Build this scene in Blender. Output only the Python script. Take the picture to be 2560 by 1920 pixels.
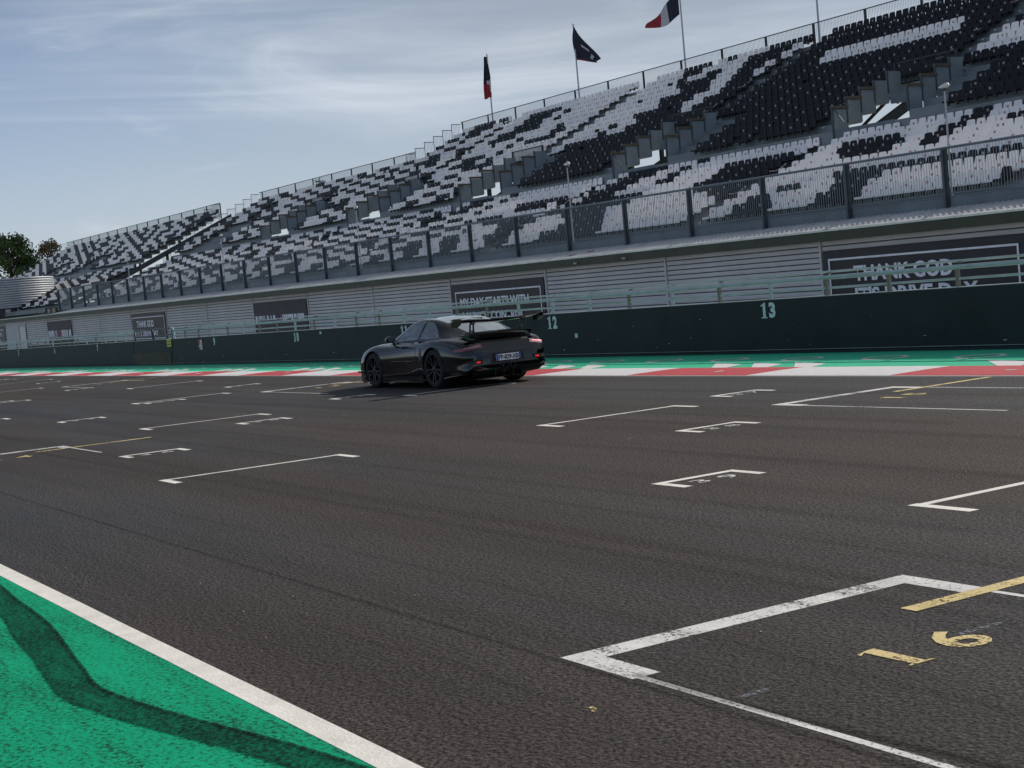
import bpy, bmesh, math, random
import numpy as np
from mathutils import Vector, Matrix
from mathutils.bvhtree import BVHTree
from math import radians, sin, cos, tan, pi, sqrt, atan2

random.seed(7)
scene = bpy.context.scene
for o in list(bpy.data.objects):
    bpy.data.objects.remove(o)
COL = scene.collection

# ------------------------------------------------------------------ camera
YAW, PITCH, ROLL, CAM_H = radians(59.0815), radians(-3.44408), radians(-5.20526), 1.60
fwd = Vector((-sin(YAW) * cos(PITCH), cos(YAW) * cos(PITCH), sin(PITCH)))
right0 = Vector((cos(YAW), sin(YAW), 0))
up0 = right0.cross(fwd)
camR = right0 * cos(ROLL) + up0 * sin(ROLL)
camU = -right0 * sin(ROLL) + up0 * cos(ROLL)
cam_data = bpy.data.cameras.new('camera')
cam_data.sensor_width = 36.0
cam_data.lens = 3742.24 / 2560 * 36.0
cam_data.clip_start = 0.1
cam_data.clip_end = 6000
cam = bpy.data.objects.new('camera', cam_data)
COL.objects.link(cam)
m = Matrix((camR, camU, -fwd)).transposed().to_4x4()
m.translation = Vector((0, 0, CAM_H))
cam.matrix_world = m
scene.camera = cam

# ------------------------------------------------------------------ sky, sun, exposure
SUN_EL = radians(32.5)
SUN_DX = 0.10                       # the light travels towards -Y and a little +X
world = bpy.data.worlds.new('World')
scene.world = world
world.use_nodes = True
wn, wl = world.node_tree.nodes, world.node_tree.links
wn.clear()
sky = wn.new('ShaderNodeTexSky')
sky.sky_type = 'NISHITA'
sky.sun_disc = False
sky.sun_elevation = SUN_EL
sky.sun_rotation = -math.atan(SUN_DX)
sky.altitude = 200
sky.air_density = 0.55
sky.dust_density = 0.0
sky.ozone_density = 2.0
SKY_STRENGTH = 0.070
bg = wn.new('ShaderNodeBackground')
bg.inputs['Strength'].default_value = SKY_STRENGTH
wo = wn.new('ShaderNodeOutputWorld')
# thin cirrus: stretched noise on the sky dome
tc = wn.new('ShaderNodeTexCoord')
sepv = wn.new('ShaderNodeSeparateXYZ')
wl.new(tc.outputs['Generated'], sepv.inputs[0])
az = wn.new('ShaderNodeMath'); az.operation = 'ARCTAN2'
wl.new(sepv.outputs['X'], az.inputs[0]); wl.new(sepv.outputs['Y'], az.inputs[1])
comb = wn.new('ShaderNodeCombineXYZ')
wl.new(az.outputs[0], comb.inputs['X']); wl.new(sepv.outputs['Z'], comb.inputs['Y'])
def cloud_layer(rot, scale, nscale, detail, lo, hi, seed, dist=0.6):
    mp = wn.new('ShaderNodeMapping')
    mp.inputs['Rotation'].default_value = (0, 0, rot)
    mp.inputs['Scale'].default_value = scale
    mp.inputs['Location'].default_value = (*seed, 0)
    wl.new(comb.outputs[0], mp.inputs[0])
    nz = wn.new('ShaderNodeTexNoise')
    nz.inputs['Scale'].default_value = nscale
    nz.inputs['Detail'].default_value = detail
    nz.inputs['Roughness'].default_value = 0.58
    nz.inputs['Distortion'].default_value = dist
    wl.new(mp.outputs[0], nz.inputs['Vector'])
    mr = wn.new('ShaderNodeMapRange')
    mr.interpolation_type = 'SMOOTHSTEP'
    mr.inputs['From Min'].default_value = lo
    mr.inputs['From Max'].default_value = hi
    wl.new(nz.outputs['Fac'], mr.inputs['Value'])
    return mr.outputs[0]
c1 = cloud_layer(radians(-6), (1.6, 15.0, 1), 1.0, 10, 0.47, 0.80, (10.5, 5.4), 0.9)
c2 = cloud_layer(radians(-4), (1.0, 4.0, 1), 1.0, 6, 0.30, 0.72, (18.8, 6.6), 0.4)
c3 = cloud_layer(radians(8), (3.0, 10.0, 1), 1.2, 8, 0.52, 0.78, (29.5, 24.6), 1.4)
def wmul(s, k, add=0.0):
    q = wn.new('ShaderNodeMath'); q.operation = 'MULTIPLY_ADD'; q.inputs[1].default_value = k; q.inputs[2].default_value = add
    wl.new(s, q.inputs[0]); return q.outputs[0]
def wmix(f, a, b_):
    q = wn.new('ShaderNodeMix'); q.data_type = 'RGBA'; wl.new(f, q.inputs['Factor']); wl.new(a, q.inputs['A']); q.inputs['B'].default_value = b_
    return q.outputs['Result']
# the veil scatters forward, so it is denser and paler towards the sun
dotn = wn.new('ShaderNodeVectorMath'); dotn.operation = 'DOT_PRODUCT'
wl.new(tc.outputs['Generated'], dotn.inputs[0])
_sv = Vector((-SUN_DX, 1, tan(SUN_EL))).normalized(); dotn.inputs[1].default_value = _sv
fwds = wn.new('ShaderNodeMapRange'); fwds.interpolation_type = 'SMOOTHSTEP'
fwds.inputs['From Min'].default_value = 0.15; fwds.inputs['From Max'].default_value = 0.75
fwds.inputs['To Min'].default_value = 0.0; fwds.inputs['To Max'].default_value = 0.62
wl.new(dotn.outputs['Value'], fwds.inputs['Value'])
vadd = wn.new('ShaderNodeMath'); vadd.operation = 'MULTIPLY_ADD'; vadd.inputs[1].default_value = 0.14
wl.new(c2, vadd.inputs[0]); wl.new(fwds.outputs[0], vadd.inputs[2])
veil0 = wmix(vadd.outputs[0], sky.outputs[0], (3.0, 3.25, 3.3, 1))
# grey haze lying along the horizon
hz = wn.new('ShaderNodeMapRange'); hz.interpolation_type = 'SMOOTHSTEP'
hz.inputs['From Min'].default_value = 0.0; hz.inputs['From Max'].default_value = 0.20
hz.inputs['To Min'].default_value = 0.80; hz.inputs['To Max'].default_value = 0.10
wl.new(sepv.outputs['Z'], hz.inputs['Value'])
veil = wmix(hz.outputs[0], veil0, (4.5, 4.75, 4.75, 1))
wisp = wmix(wmul(c1, 0.45), veil, (8.2, 8.5, 8.8, 1))
wisp2 = wmix(wmul(c3, 0.32), wisp, (8.2, 8.5, 8.8, 1))
wl.new(wisp2, bg.inputs['Color'])
wl.new(bg.outputs[0], wo.inputs[0])

sd = bpy.data.lights.new('sun', 'SUN')
sd.energy = 2.3
sd.angle = radians(0.9)
sd.color = (1.0, 0.93, 0.84)
sun = bpy.data.objects.new('sun', sd)
COL.objects.link(sun)
sun.rotation_euler = Vector((SUN_DX, -1, -tan(SUN_EL) * sqrt(1 + SUN_DX ** 2))).to_track_quat('-Z', 'Y').to_euler()
sun.location = (0, 60, 60)

vs = scene.view_settings
vs.view_transform = 'Standard'
vs.look = 'None'
vs.exposure = 0.78
vs.gamma = 1.0
vs.use_curve_mapping = False
scene.cycles.max_bounces = 6
scene.cycles.transparent_max_bounces = 12
scene.cycles.use_denoising = True

# ------------------------------------------------------------------ helpers
class MB:
    """collects quads / boxes / tubes into one mesh"""
    def __init__(self):
        self.v, self.f, self.m = [], [], []
    def face(self, pts, mi=0):
        n = len(self.v)
        self.v += [tuple(p) for p in pts]
        self.f.append(tuple(range(n, n + len(pts))))
        self.m.append(mi)
    def grid(self, rows, mi=0, wrap=False):
        n = len(self.v); w = len(rows[0])
        for r in rows: self.v += [tuple(p) for p in r]
        for i in range(len(rows) - 1):
            for j in range(w if wrap else w - 1):
                k = (j + 1) % w
                self.f.append((n + i*w + j, n + i*w + k, n + (i+1)*w + k, n + (i+1)*w + j)); self.m.append(mi)
    def hexa(self, p, mi=0):
        """p: 8 corners, bottom 4 then top 4, both counter-clockwise from above"""
        n = len(self.v)
        self.v += [tuple(q) for q in p]
        for f in ((3,2,1,0),(4,5,6,7),(0,1,5,4),(1,2,6,5),(2,3,7,6),(3,0,4,7)):
            self.f.append(tuple(n + i for i in f)); self.m.append(mi)
    def box(self, x0, x1, y0, y1, z0, z1, mi=0, fn=None):
        c = [(x0,y0,z0),(x1,y0,z0),(x1,y1,z0),(x0,y1,z0),(x0,y0,z1),(x1,y0,z1),(x1,y1,z1),(x0,y1,z1)]
        if fn: c = [fn(*q) for q in c]
        self.hexa(c, mi)
    def beam(self, a, b, w, h, mi=0, up=(0,0,1)):
        a, b = Vector(a), Vector(b); d = (b - a).normalized(); u = Vector(up)
        s = d.cross(u).normalized() * (w/2); t = s.cross(d).normalized() * (h/2)
        self.hexa([a-s-t, a+s-t, b+s-t, b-s-t, a-s+t, a+s+t, b+s+t, b-s+t], mi)
    def tube(self, pts, r, seg=8, mi=0, cap=True):
        pts = [Vector(p) for p in pts]; rings = []
        rr = r if isinstance(r, (list, tuple)) else [r]*len(pts)
        for i, p in enumerate(pts):
            d = (pts[min(i+1, len(pts)-1)] - pts[max(i-1, 0)]).normalized()
            u = Vector((0,0,1)) if abs(d.z) < 0.95 else Vector((1,0,0))
            s = d.cross(u).normalized(); t = d.cross(s).normalized()
            rings.append([p + (s*cos(2*pi*k/seg) + t*sin(2*pi*k/seg))*rr[i] for k in range(seg)])
        self.grid(rings, mi, wrap=True)
        if cap:
            self.face(list(reversed(rings[0])), mi); self.face(rings[-1], mi)
    def lathe(self, prof, seg=32, axis='z', origin=(0,0,0), mi=0):
        """prof: (radius, height)"""
        o = Vector(origin); rings = []
        for r, h in prof:
            ring = []
            for k in range(seg):
                a = 2*pi*k/seg; c, s = r*cos(a), r*sin(a)
                ring.append(o + (Vector((c, s, h)) if axis == 'z' else Vector((c, h, s)) if axis == 'y' else Vector((h, c, s))))
            rings.append(ring)
        self.grid(rings, mi, wrap=True)
    def mesh(self, name, mats=None, smooth=False):
        me = bpy.data.meshes.new(name)
        me.from_pydata(self.v, [], self.f)
        me.polygons.foreach_set('material_index', self.m)
        if smooth: me.polygons.foreach_set('use_smooth', [True]*len(self.f))
        for mt in (mats or []): me.materials.append(mt)
        me.update()
        return me
    def build(self, name, mats, parent=None, smooth=False):
        if not isinstance(mats, (list, tuple)): mats = [mats]
        o = bpy.data.objects.new(name, self.mesh(name, mats, smooth))
        COL.objects.link(o)
        if parent: o.parent = parent
        return o

def obj(name, me, parent=None, loc=None, rz=0):
    o = bpy.data.objects.new(name, me); COL.objects.link(o)
    if parent: o.parent = parent
    if loc is not None: o.location = loc
    o.rotation_euler.z = rz
    return o
def empty(name, loc=(0,0,0), rz=0):
    o = bpy.data.objects.new(name, None); COL.objects.link(o)
    o.location = loc; o.rotation_euler.z = rz; o.empty_display_size = 0.3
    return o
def tag(o, label=None, cat=None, group=None, kind=None):
    if label: o['label'] = label
    if cat: o['category'] = cat
    if group: o['group'] = group
    if kind: o['kind'] = kind
    return o
def copy_tree(o, parent=None):
    c = o.copy(); COL.objects.link(c); c.parent = parent
    for ch in list(o.children): copy_tree(ch, c)
    return c

_font_cache = {}
def text_mesh(txt, w, h, bold=0.02, extrude=0.0):
    """text as a flat mesh in XZ (facing -Y), scaled to w x h, centred"""
    cu = bpy.data.curves.new('lettering', 'FONT'); cu.body = txt; cu.offset = bold; cu.resolution_u = 3
    to = bpy.data.objects.new('lettering', cu); COL.objects.link(to)
    dg = bpy.context.evaluated_depsgraph_get(); dg.update()
    me = bpy.data.meshes.new_from_object(to.evaluated_get(dg))
    bpy.data.objects.remove(to); bpy.data.curves.remove(cu)
    co = np.empty(len(me.vertices)*3); me.vertices.foreach_get('co', co); co = co.reshape(-1, 3)
    lo, hi = co.min(0), co.max(0)
    x = (co[:,0]-(lo[0]+hi[0])/2)/(hi[0]-lo[0])*w; z = (co[:,1]-(lo[1]+hi[1])/2)/(hi[1]-lo[1])*h
    me.vertices.foreach_set('co', np.stack([x, np.zeros_like(x), z], 1).ravel()); me.update()
    return me

# the stand and garages are level while the track falls away: z rises 0.785 % towards -X
SLOPE = 0.00785
def LV(x, y, z): return (x, y, z - SLOPE*(x + 40.0))

# ------------------------------------------------------------------ materials
def mat(name, col, rough=0.6, metal=0.0, var=0.0, vscale=6.0, bump=0.0, bscale=40.0, coat=0.0, spec=0.5, stretch=(1,1,1), col2=None, obj_rand=0.0, detail=5):
    m = bpy.data.materials.new(name); m.use_nodes = True
    nt = m.node_tree; n, l = nt.nodes, nt.links
    b = n['Principled BSDF']
    b.inputs['Roughness'].default_value = rough; b.inputs['Metallic'].default_value = metal
    b.inputs['Specular IOR Level'].default_value = spec
    b.inputs['Coat Weight'].default_value = coat; b.inputs['Coat Roughness'].default_value = 0.03
    b.inputs['Base Color'].default_value = (*col, 1)
    if var > 0 or col2 or bump > 0:
        t = n.new('ShaderNodeTexCoord'); mp = n.new('ShaderNodeMapping'); mp.inputs['Scale'].default_value = stretch
        l.new(t.outputs['Object'], mp.inputs[0])
    if var > 0 or col2:
        nz = n.new('ShaderNodeTexNoise'); nz.inputs['Scale'].default_value = vscale; nz.inputs['Detail'].default_value = detail
        nz.inputs['Roughness'].default_value = 0.65
        l.new(mp.outputs[0], nz.inputs['Vector'])
        mr = n.new('ShaderNodeMapRange'); mr.inputs['From Min'].default_value = 0.3; mr.inputs['From Max'].default_value = 0.7
        l.new(nz.outputs['Fac'], mr.inputs['Value'])
        mx = n.new('ShaderNodeMix'); mx.data_type = 'RGBA'
        c2 = col2 or tuple(max(0, c*(1-var)) for c in col)
        mx.inputs['A'].default_value = (*c2, 1)
        mx.inputs['B'].default_value = (*[min(1, c*(1+var)) for c in col], 1)
        l.new(mr.outputs[0], mx.inputs['Factor']); l.new(mx.outputs['Result'], b.inputs['Base Color'])
    if bump > 0:
        nb = n.new('ShaderNodeTexNoise'); nb.inputs['Scale'].default_value = bscale; nb.inputs['Detail'].default_value = 4
        l.new(mp.outputs[0], nb.inputs['Vector'])
        bp = n.new('ShaderNodeBump'); bp.inputs['Strength'].default_value = bump; bp.inputs['Distance'].default_value = 0.01
        l.new(nb.outputs['Fac'], bp.inputs['Height']); l.new(bp.outputs[0], b.inputs['Normal'])
    return m

def node_mat(name):
    m = bpy.data.materials.new(name); m.use_nodes = True
    return m, m.node_tree.nodes, m.node_tree.links, m.node_tree.nodes['Principled BSDF']
def nnoise(n, l, vec, scale, detail=4, rough=0.6, stretch=None, rot=0.0, loc=(0,0,0), dist=0.0):
    mp = n.new('ShaderNodeMapping'); mp.inputs['Scale'].default_value = stretch or (1,1,1); mp.inputs['Rotation'].default_value = (0,0,rot); mp.inputs['Location'].default_value = loc
    l.new(vec, mp.inputs[0])
    nz = n.new('ShaderNodeTexNoise'); nz.inputs['Scale'].default_value = scale; nz.inputs['Detail'].default_value = detail; nz.inputs['Roughness'].default_value = rough
    nz.inputs['Distortion'].default_value = dist
    l.new(mp.outputs[0], nz.inputs['Vector'])
    return nz.outputs['Fac']
def nrange(n, l, v, a, b, c=0.0, d=1.0, smooth=False):
    mr = n.new('ShaderNodeMapRange'); mr.inputs['From Min'].default_value = a; mr.inputs['From Max'].default_value = b
    mr.inputs['To Min'].default_value = c; mr.inputs['To Max'].default_value = d
    if smooth: mr.interpolation_type = 'SMOOTHSTEP'
    l.new(v, mr.inputs['Value']); return mr.outputs[0]
def nmix(n, l, f, a, b, mode='MIX'):
    mx = n.new('ShaderNodeMix'); mx.data_type = 'RGBA'; mx.blend_type = mode
    for s, k in ((f, 'Factor'), (a, 'A'), (b, 'B')):
        if isinstance(s, (int, float)): mx.inputs[k].default_value = s
        elif isinstance(s, tuple): mx.inputs[k].default_value = (*s, 1) if len(s) == 3 else s
        else: l.new(s, mx.inputs[k])
    return mx.outputs['Result']
def nmath(n, l, op, a, b):
    mt = n.new('ShaderNodeMath'); mt.operation = op; mt.use_clamp = False
    for s, k in ((a, 0), (b, 1)):
        if isinstance(s, (int, float)): mt.inputs[k].default_value = s
        else: l.new(s, mt.inputs[k])
    return mt.outputs[0]

def asphalt_mat(name, base_a, base_b, streak=0.5, stone=(0.14, 0.125, 0.115)):
    m, n, l, b = node_mat(name)
    t = n.new('ShaderNodeTexCoord').outputs['Object']
    big = nrange(n, l, nnoise(n, l, t, 1.0, 4, 0.6, stretch=(0.05, 0.28, 1), loc=(3, 1, 0)), 0.36, 0.64, smooth=True)
    col = nmix(n, l, big, base_a, base_b)
    # tyre-polished lanes along the direction of travel
    st = nrange(n, l, nnoise(n, l, t, 1.0, 6, 0.7, stretch=(0.03, 1.3, 1)), 0.35, 0.75, 1.0 + 0.12*streak, 1.0 - 0.38*streak)
    # stone grain
    gr = nnoise(n, l, t, 44.0, 4, 0.8)
    grv = nrange(n, l, gr, 0.39, 0.61, 0.10, 2.25)
    mid = nmath(n, l, 'MULTIPLY', nrange(n, l, nnoise(n, l, t, 16.0, 5, 0.7), 0.3, 0.7, 0.75, 1.25), nrange(n, l, nnoise(n, l, t, 1.0, 5, 0.65, stretch=(0.12, 0.7, 1), loc=(9, 4, 0)), 0.3, 0.7, 0.80, 1.22))
    vv = nmath(n, l, 'MULTIPLY', nmath(n, l, 'MULTIPLY', st, grv), mid)
    mul = n.new('ShaderNodeVectorMath'); mul.operation = 'SCALE'
    l.new(col, mul.inputs[0]); l.new(vv, mul.inputs['Scale'])
    # pale stones
    vo = n.new('ShaderNodeTexVoronoi'); vo.inputs['Scale'].default_value = 55.0; l.new(t, vo.inputs['Vector'])
    sp = nrange(n, l, vo.outputs['Distance'], 0.10, 0.22, 1.0, 0.0)
    vs_ = n.new('ShaderNodeSeparateColor'); l.new(vo.outputs['Color'], vs_.inputs[0])
    pick = nrange(n, l, vs_.outputs[0], 0.72, 0.80)
    col2 = nmix(n, l, nmath(n, l, 'MULTIPLY', nmath(n, l, 'MULTIPLY', sp, pick), 0.55), mul.outputs[0], stone)
    l.new(col2, b.inputs['Base Color'])
    b.inputs['Roughness'].default_value = 0.82
    b.inputs['Specular IOR Level'].default_value = 0.18
    bp = n.new('ShaderNodeBump'); bp.inputs['Strength'].default_value = 0.9; bp.inputs['Distance'].default_value = 0.012
    hh = nmath(n, l, 'ADD', gr, nmath(n, l, 'MULTIPLY', vo.outputs['Distance'], -0.6))
    l.new(hh, bp.inputs['Height']); l.new(bp.outputs[0], b.inputs['Normal'])
    return m
def paint_mat(name, col, under, wear=0.35, grain=95.0, streaky=True, rough=0.7, dirt=0.2, bump=0.6, see=False, patw=0.8, spec=0.4):
    """road paint with the asphalt grain showing through where it has worn"""
    m, n, l, b = node_mat(name)
    t = n.new('ShaderNodeTexCoord').outputs['Object']
    gr = nnoise(n, l, t, grain, 3, 0.75)
    pat = nnoise(n, l, t, 2.2, 6, 0.7, stretch=(0.35, 2.0, 1) if streaky else (1,1,1))
    w = nmath(n, l, 'ADD', nmath(n, l, 'MULTIPLY', gr, 0.9), nmath(n, l, 'ADD', nmath(n, l, 'MULTIPLY', pat, patw), (0.8-patw)*0.5))
    f = nrange(n, l, w, 1.25 - wear*0.75, 1.33 - wear*0.6, 0.0, 1.0)
    tone = nrange(n, l, nnoise(n, l, t, 5.0, 5, 0.7), 0.3, 0.7, 1.0 - dirt, 1.0 + dirt*0.3)
    sc = n.new('ShaderNodeVectorMath'); sc.operation = 'SCALE'; sc.inputs[0].default_value = col; l.new(tone, sc.inputs['Scale'])
    if see:
        l.new(sc.outputs[0], b.inputs['Base Color'])
        tr = n.new('ShaderNodeBsdfTransparent'); ms = n.new('ShaderNodeMixShader')
        l.new(f, ms.inputs[0]); l.new(b.outputs[0], ms.inputs[1]); l.new(tr.outputs[0], ms.inputs[2]); l.new(ms.outputs[0], n['Material Output'].inputs['Surface'])
    else:
        l.new(nmix(n, l, f, sc.outputs[0], under), b.inputs['Base Color'])
    b.inputs['Roughness'].default_value = rough; b.inputs['Specular IOR Level'].default_value = spec
    bp = n.new('ShaderNodeBump'); bp.inputs['Strength'].default_value = bump; bp.inputs['Distance'].default_value = 0.008
    l.new(gr, bp.inputs['Height']); l.new(bp.outputs[0], b.inputs['Normal'])
    return m

M = {}
M['asphalt'] = asphalt_mat('asphalt', (0.0455, 0.0370, 0.0325), (0.0400, 0.0400, 0.0430), 0.7)
M['pit_asphalt'] = asphalt_mat('pit_asphalt', (0.10, 0.10, 0.10), (0.085, 0.085, 0.088), 0.3)
M['bounce_concrete'] = mat('pale_bounce_concrete', (0.50, 0.48, 0.45), 0.85, var=0.15, vscale=0.4)  # unseen pit lane ground, made pale to bounce light onto garages and stand
M['white_paint'] = paint_mat('white_road_paint', (0.82, 0.78, 0.71), (0.11, 0.10, 0.095), 0.26, grain=44.0, see=True)
M['worn_white'] = paint_mat('worn_white_road_paint', (0.72, 0.70, 0.67), (0.08, 0.075, 0.075), 0.50, grain=44.0, see=True)
M['faint_white'] = paint_mat('faint_white_road_paint', (0.28, 0.31, 0.36), (0.075, 0.075, 0.078), 0.75, grain=44.0, see=True)
M['yellow_paint'] = paint_mat('yellow_road_paint', (0.74, 0.58, 0.26), (0.09, 0.08, 0.06), 0.52, grain=44.0, see=True)
M['green_paint'] = paint_mat('green_runoff_paint', (0.004, 0.37, 0.185), (0.006, 0.06, 0.036), 0.58, grain=40.0, dirt=0.16, patw=0.40, spec=0.08, rough=0.9)
M['green_verge'] = paint_mat('green_verge_paint', (0.045, 0.52, 0.30), (0.03, 0.2, 0.13), 0.16, dirt=0.2, patw=0.4, spec=0.15)
M['kerb_white'] = paint_mat('kerb_white_paint', (0.68, 0.66, 0.66), (0.2, 0.2, 0.2), 0.12, dirt=0.12)
M['kerb_red'] = paint_mat('kerb_red_paint', (0.52, 0.045, 0.06), (0.12, 0.03, 0.03), 0.16, dirt=0.25)
M['wall'] = mat('dark_green_wall_paint', (0.0066, 0.0175, 0.0190), 0.62, spec=0.35, var=0.45, vscale=1.2, bump=0.15, bscale=12)
M['wall_number'] = mat('pale_green_stencil_paint', (0.55, 0.70, 0.67), 0.7, var=0.25, vscale=14)
M['ground'] = mat('dull_grass', (0.07, 0.085, 0.035), 0.9, var=0.4, vscale=0.6)
M['rail'] = mat('grey_green_pipe', (0.34, 0.44, 0.42), 0.38, metal=0.1, var=0.18, vscale=3)
M['rail_rust'] = mat('rusty_grey_green_post', (0.17, 0.20, 0.18), 0.6, var=0.2, vscale=3, col2=(0.16, 0.11, 0.05))
M['shutter'] = mat('grey_shutter_metal', (0.54, 0.535, 0.53), 0.5, metal=0.0, var=0.14, vscale=1.4, stretch=(0.4,1,3))
M['shutter_gap'] = mat('dark_shutter_gap', (0.035, 0.038, 0.045), 0.7)
M['fascia'] = mat('dark_olive_fascia', (0.030, 0.042, 0.020), 0.55, var=0.25, vscale=1.0)
M['fascia_edge'] = mat('pale_green_gutter_edge', (0.60, 0.68, 0.60), 0.5, var=0.2, vscale=2)
M['canopy'] = mat('corrugated_roof_metal', (0.46, 0.46, 0.47), 0.5, metal=0.1, var=0.2, vscale=1.5)
M['steel'] = mat('blue_grey_steel', (0.125, 0.160, 0.185), 0.5, metal=0.1, var=0.2, vscale=1.2)
M['steel_dark'] = mat('dark_steel_post', (0.030, 0.037, 0.042), 0.5, metal=0.2, var=0.3, vscale=1.5)
M['post_steel'] = mat('grey_blue_post', (0.055, 0.070, 0.080), 0.5, metal=0.1, var=0.25, vscale=1.5)
M['panel'] = mat('pale_blue_grey_panel', (0.20, 0.245, 0.275), 0.5, var=0.15, vscale=1.2)
M['deck'] = mat('grey_stand_deck', (0.225, 0.250, 0.265), 0.6, metal=0.0, var=0.22, vscale=0.8, stretch=(0.3,1,1))
M['picket'] = mat('grey_picket', (0.30, 0.34, 0.37), 0.5, metal=0.2)
M['galv'] = mat('galvanised_pole', (0.42, 0.44, 0.46), 0.4, metal=0.4)
M['wood'] = mat('weathered_timber', (0.10, 0.085, 0.06), 0.8, var=0.3, vscale=10)
M['seat_white'] = mat('white_seat_plastic', (0.90, 0.865, 0.845), 0.5, var=0.06, vscale=0.7)
M['seat_black'] = mat('black_seat_plastic', (0.0085, 0.009, 0.013), 0.5, spec=0.25, var=0.25, vscale=1.2)
M['badge_white'] = mat('white_seat_badge', (0.42, 0.36, 0.38), 0.6)
M['badge_red'] = mat('red_seat_number', (0.50, 0.28, 0.30), 0.6)
M['tape'] = mat('barrier_tape', (0.55, 0.38, 0.38), 0.6, var=0.6, vscale=6)
M['banner'] = mat('black_banner_vinyl', (0.016, 0.015, 0.018), 0.5, var=0.3, vscale=0.8, bump=0.2, bscale=2)
M['banner_old'] = mat('faded_dark_banner_vinyl', (0.036, 0.032, 0.034), 0.6, var=0.2, vscale=0.8, bump=0.2, bscale=2)
M['banner_white'] = mat('white_banner_print', (0.80, 0.82, 0.86), 0.6, var=0.12, vscale=3)
M['flag_blue'] = mat('dark_blue_flag_cloth', (0.012, 0.015, 0.035), 0.8, var=0.3)
M['flag_white'] = mat('white_flag_cloth', (0.55, 0.52, 0.56), 0.8, var=0.08)
M['flag_red'] = mat('red_flag_cloth', (0.33, 0.02, 0.035), 0.8, var=0.2)
M['lamp_white'] = mat('white_lamp_shell', (0.66, 0.66, 0.60), 0.35)
M['black_metal'] = mat('black_painted_metal', (0.012, 0.013, 0.015), 0.4)
M['brown_board'] = mat('dark_brown_board', (0.075, 0.060, 0.034), 0.8, var=0.25, vscale=3)
M['yellow_sign'] = mat('yellow_sign_paint', (0.60, 0.55, 0.08), 0.5, var=0.15)
M['red_sign'] = mat('red_sign_paint', (0.45, 0.04, 0.05), 0.5)
M['white_sign'] = mat('white_sign_paint', (0.55, 0.60, 0.60), 0.5, var=0.1)
M['cladding'] = mat('grey_wall_cladding', (0.40, 0.43, 0.46), 0.5, metal=0.1, var=0.12, vscale=0.8)
M['door'] = mat('pale_grey_door', (0.6, 0.58, 0.58), 0.5, var=0.1)
M['bark'] = mat('tree_bark', (0.05, 0.038, 0.028), 0.9, var=0.3)

# ------------------------------------------------------------------ ground sheets
def sheet(name, x0, x1, y0, y1, z, m, kind='structure', parent=None, step=None):
    mb = MB()
    mb.face([(x0,y0,z),(x1,y0,z),(x1,y1,z),(x0,y1,z)])
    o = mb.build(name, m, parent)
    if kind: o['kind'] = kind
    return o
sheet('ground', -2500, 2500, -2500, 2500, -0.02, M['ground'])
track = sheet('track', -420, 90, 2.13, 15.05, 0.0, M['asphalt'])
sheet('green_runoff', -420, 90, -5.0, 2.13, 0.0, M['green_paint'])
sheet('access_road', -420, 90, -14.0, -5.0, 0.0, M['pit_asphalt'])
verge = sheet('green_verge', -420, 90, 16.25, 19.1, 0.002, M['green_verge'])
sheet('pit_lane', -420, 90, 19.1, 60.0, -0.006, M['bounce_concrete'])
sheet('paddock', -420, 90, 60.0, 140.0, -0.006, M['pit_asphalt'])

Z1, Z2 = 0.0016, 0.0032
def strip(mb, x0, x1, y0, y1, z=Z1, mi=0): mb.face([(x0,y0,z),(x1,y0,z),(x1,y1,z),(x0,y1,z)], mi)
def marking(name, m, rects, z=Z1):
    mb = MB()
    for r in rects: strip(mb, *r, z)
    return mb.build(name, m, track)
# edge line of the track
mb = MB()
xs = np.linspace(-300, 60, 361)
rng = random.Random(3)
lo = [(x, 2.125 + rng.uniform(-.003,.003), Z1) for x in xs]; hi = [(x, 2.245 + rng.uniform(-.003,.003), Z1) for x in xs]
mb.grid([lo, hi]); mb.build('edge_line', M['white_paint'], track)
mb = MB(); strip(mb, -420, 90, 15.0, 15.06); mb.build('edge_line', M['white_paint'], track)

def ground_text(txt, x, y, w, h, m, bold=0.015):
    """digits painted on the track, read from behind (+X side) looking along -X; w across the track (Y), h along X"""
    if txt == '1':
        q = MB(); q.face([(-.045,0,-.5),(.045,0,-.5),(.045,0,.5),(-.01,0,.5),(-.045,0,.44)]); q.face([(-.11,0,-.5),(-.045,0,-.5),(-.045,0,-.44)]); q.face([(.045,0,-.5),(.11,0,-.5),(.045,0,-.44)]); q.face([(-.045,0,.44),(-.01,0,.5),(-.10,0,.42),(-.10,0,.34)])
        q.v = [(a*w*4.2, b, c*h) for a, b, c in q.v]; me = q.mesh('painted_number')
    else:
        me = text_mesh(txt, w, h, bold)
    o = obj('painted_number', me, track)
    me.materials.append(m)
    # local x -> +Y , local z -> -X
    o.matrix_local = Matrix(((0, 0, -1, x), (1, 0, 0, y), (0, -1, 0, Z2), (0, 0, 0, 1)))
    return o
# motorcycle grid: small numbered brackets, three abreast in echelon
MOTO_Y = {37: (12.44, 13.25), 38: (9.51, 10.35), 39: (6.93, 7.76), 34: (11.04, 11.82), 35: (8.09, 8.88), 36: (5.37, 6.19)}
for num in range(42, 15, -1):
    x = -9.58 - 3.07*(39 - num)
    ref = 37 + (num - 37) % 6 if (num - 37) % 6 < 3 else 34 + (num - 34) % 6
    y0, y1 = MOTO_Y[ref]
    marking('grid_bracket', M['white_paint'], [(x, x+.085, y0, y1), (x+.085, x+.43, y0, y0+.085), (x+.085, x+.43, y1-.085, y1)])
    if num > 24:
        ground_text(' '.join(str(num)), x+.29, (y0+y1)/2, .42, .17, M['worn_white'], 0.004)
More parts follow.
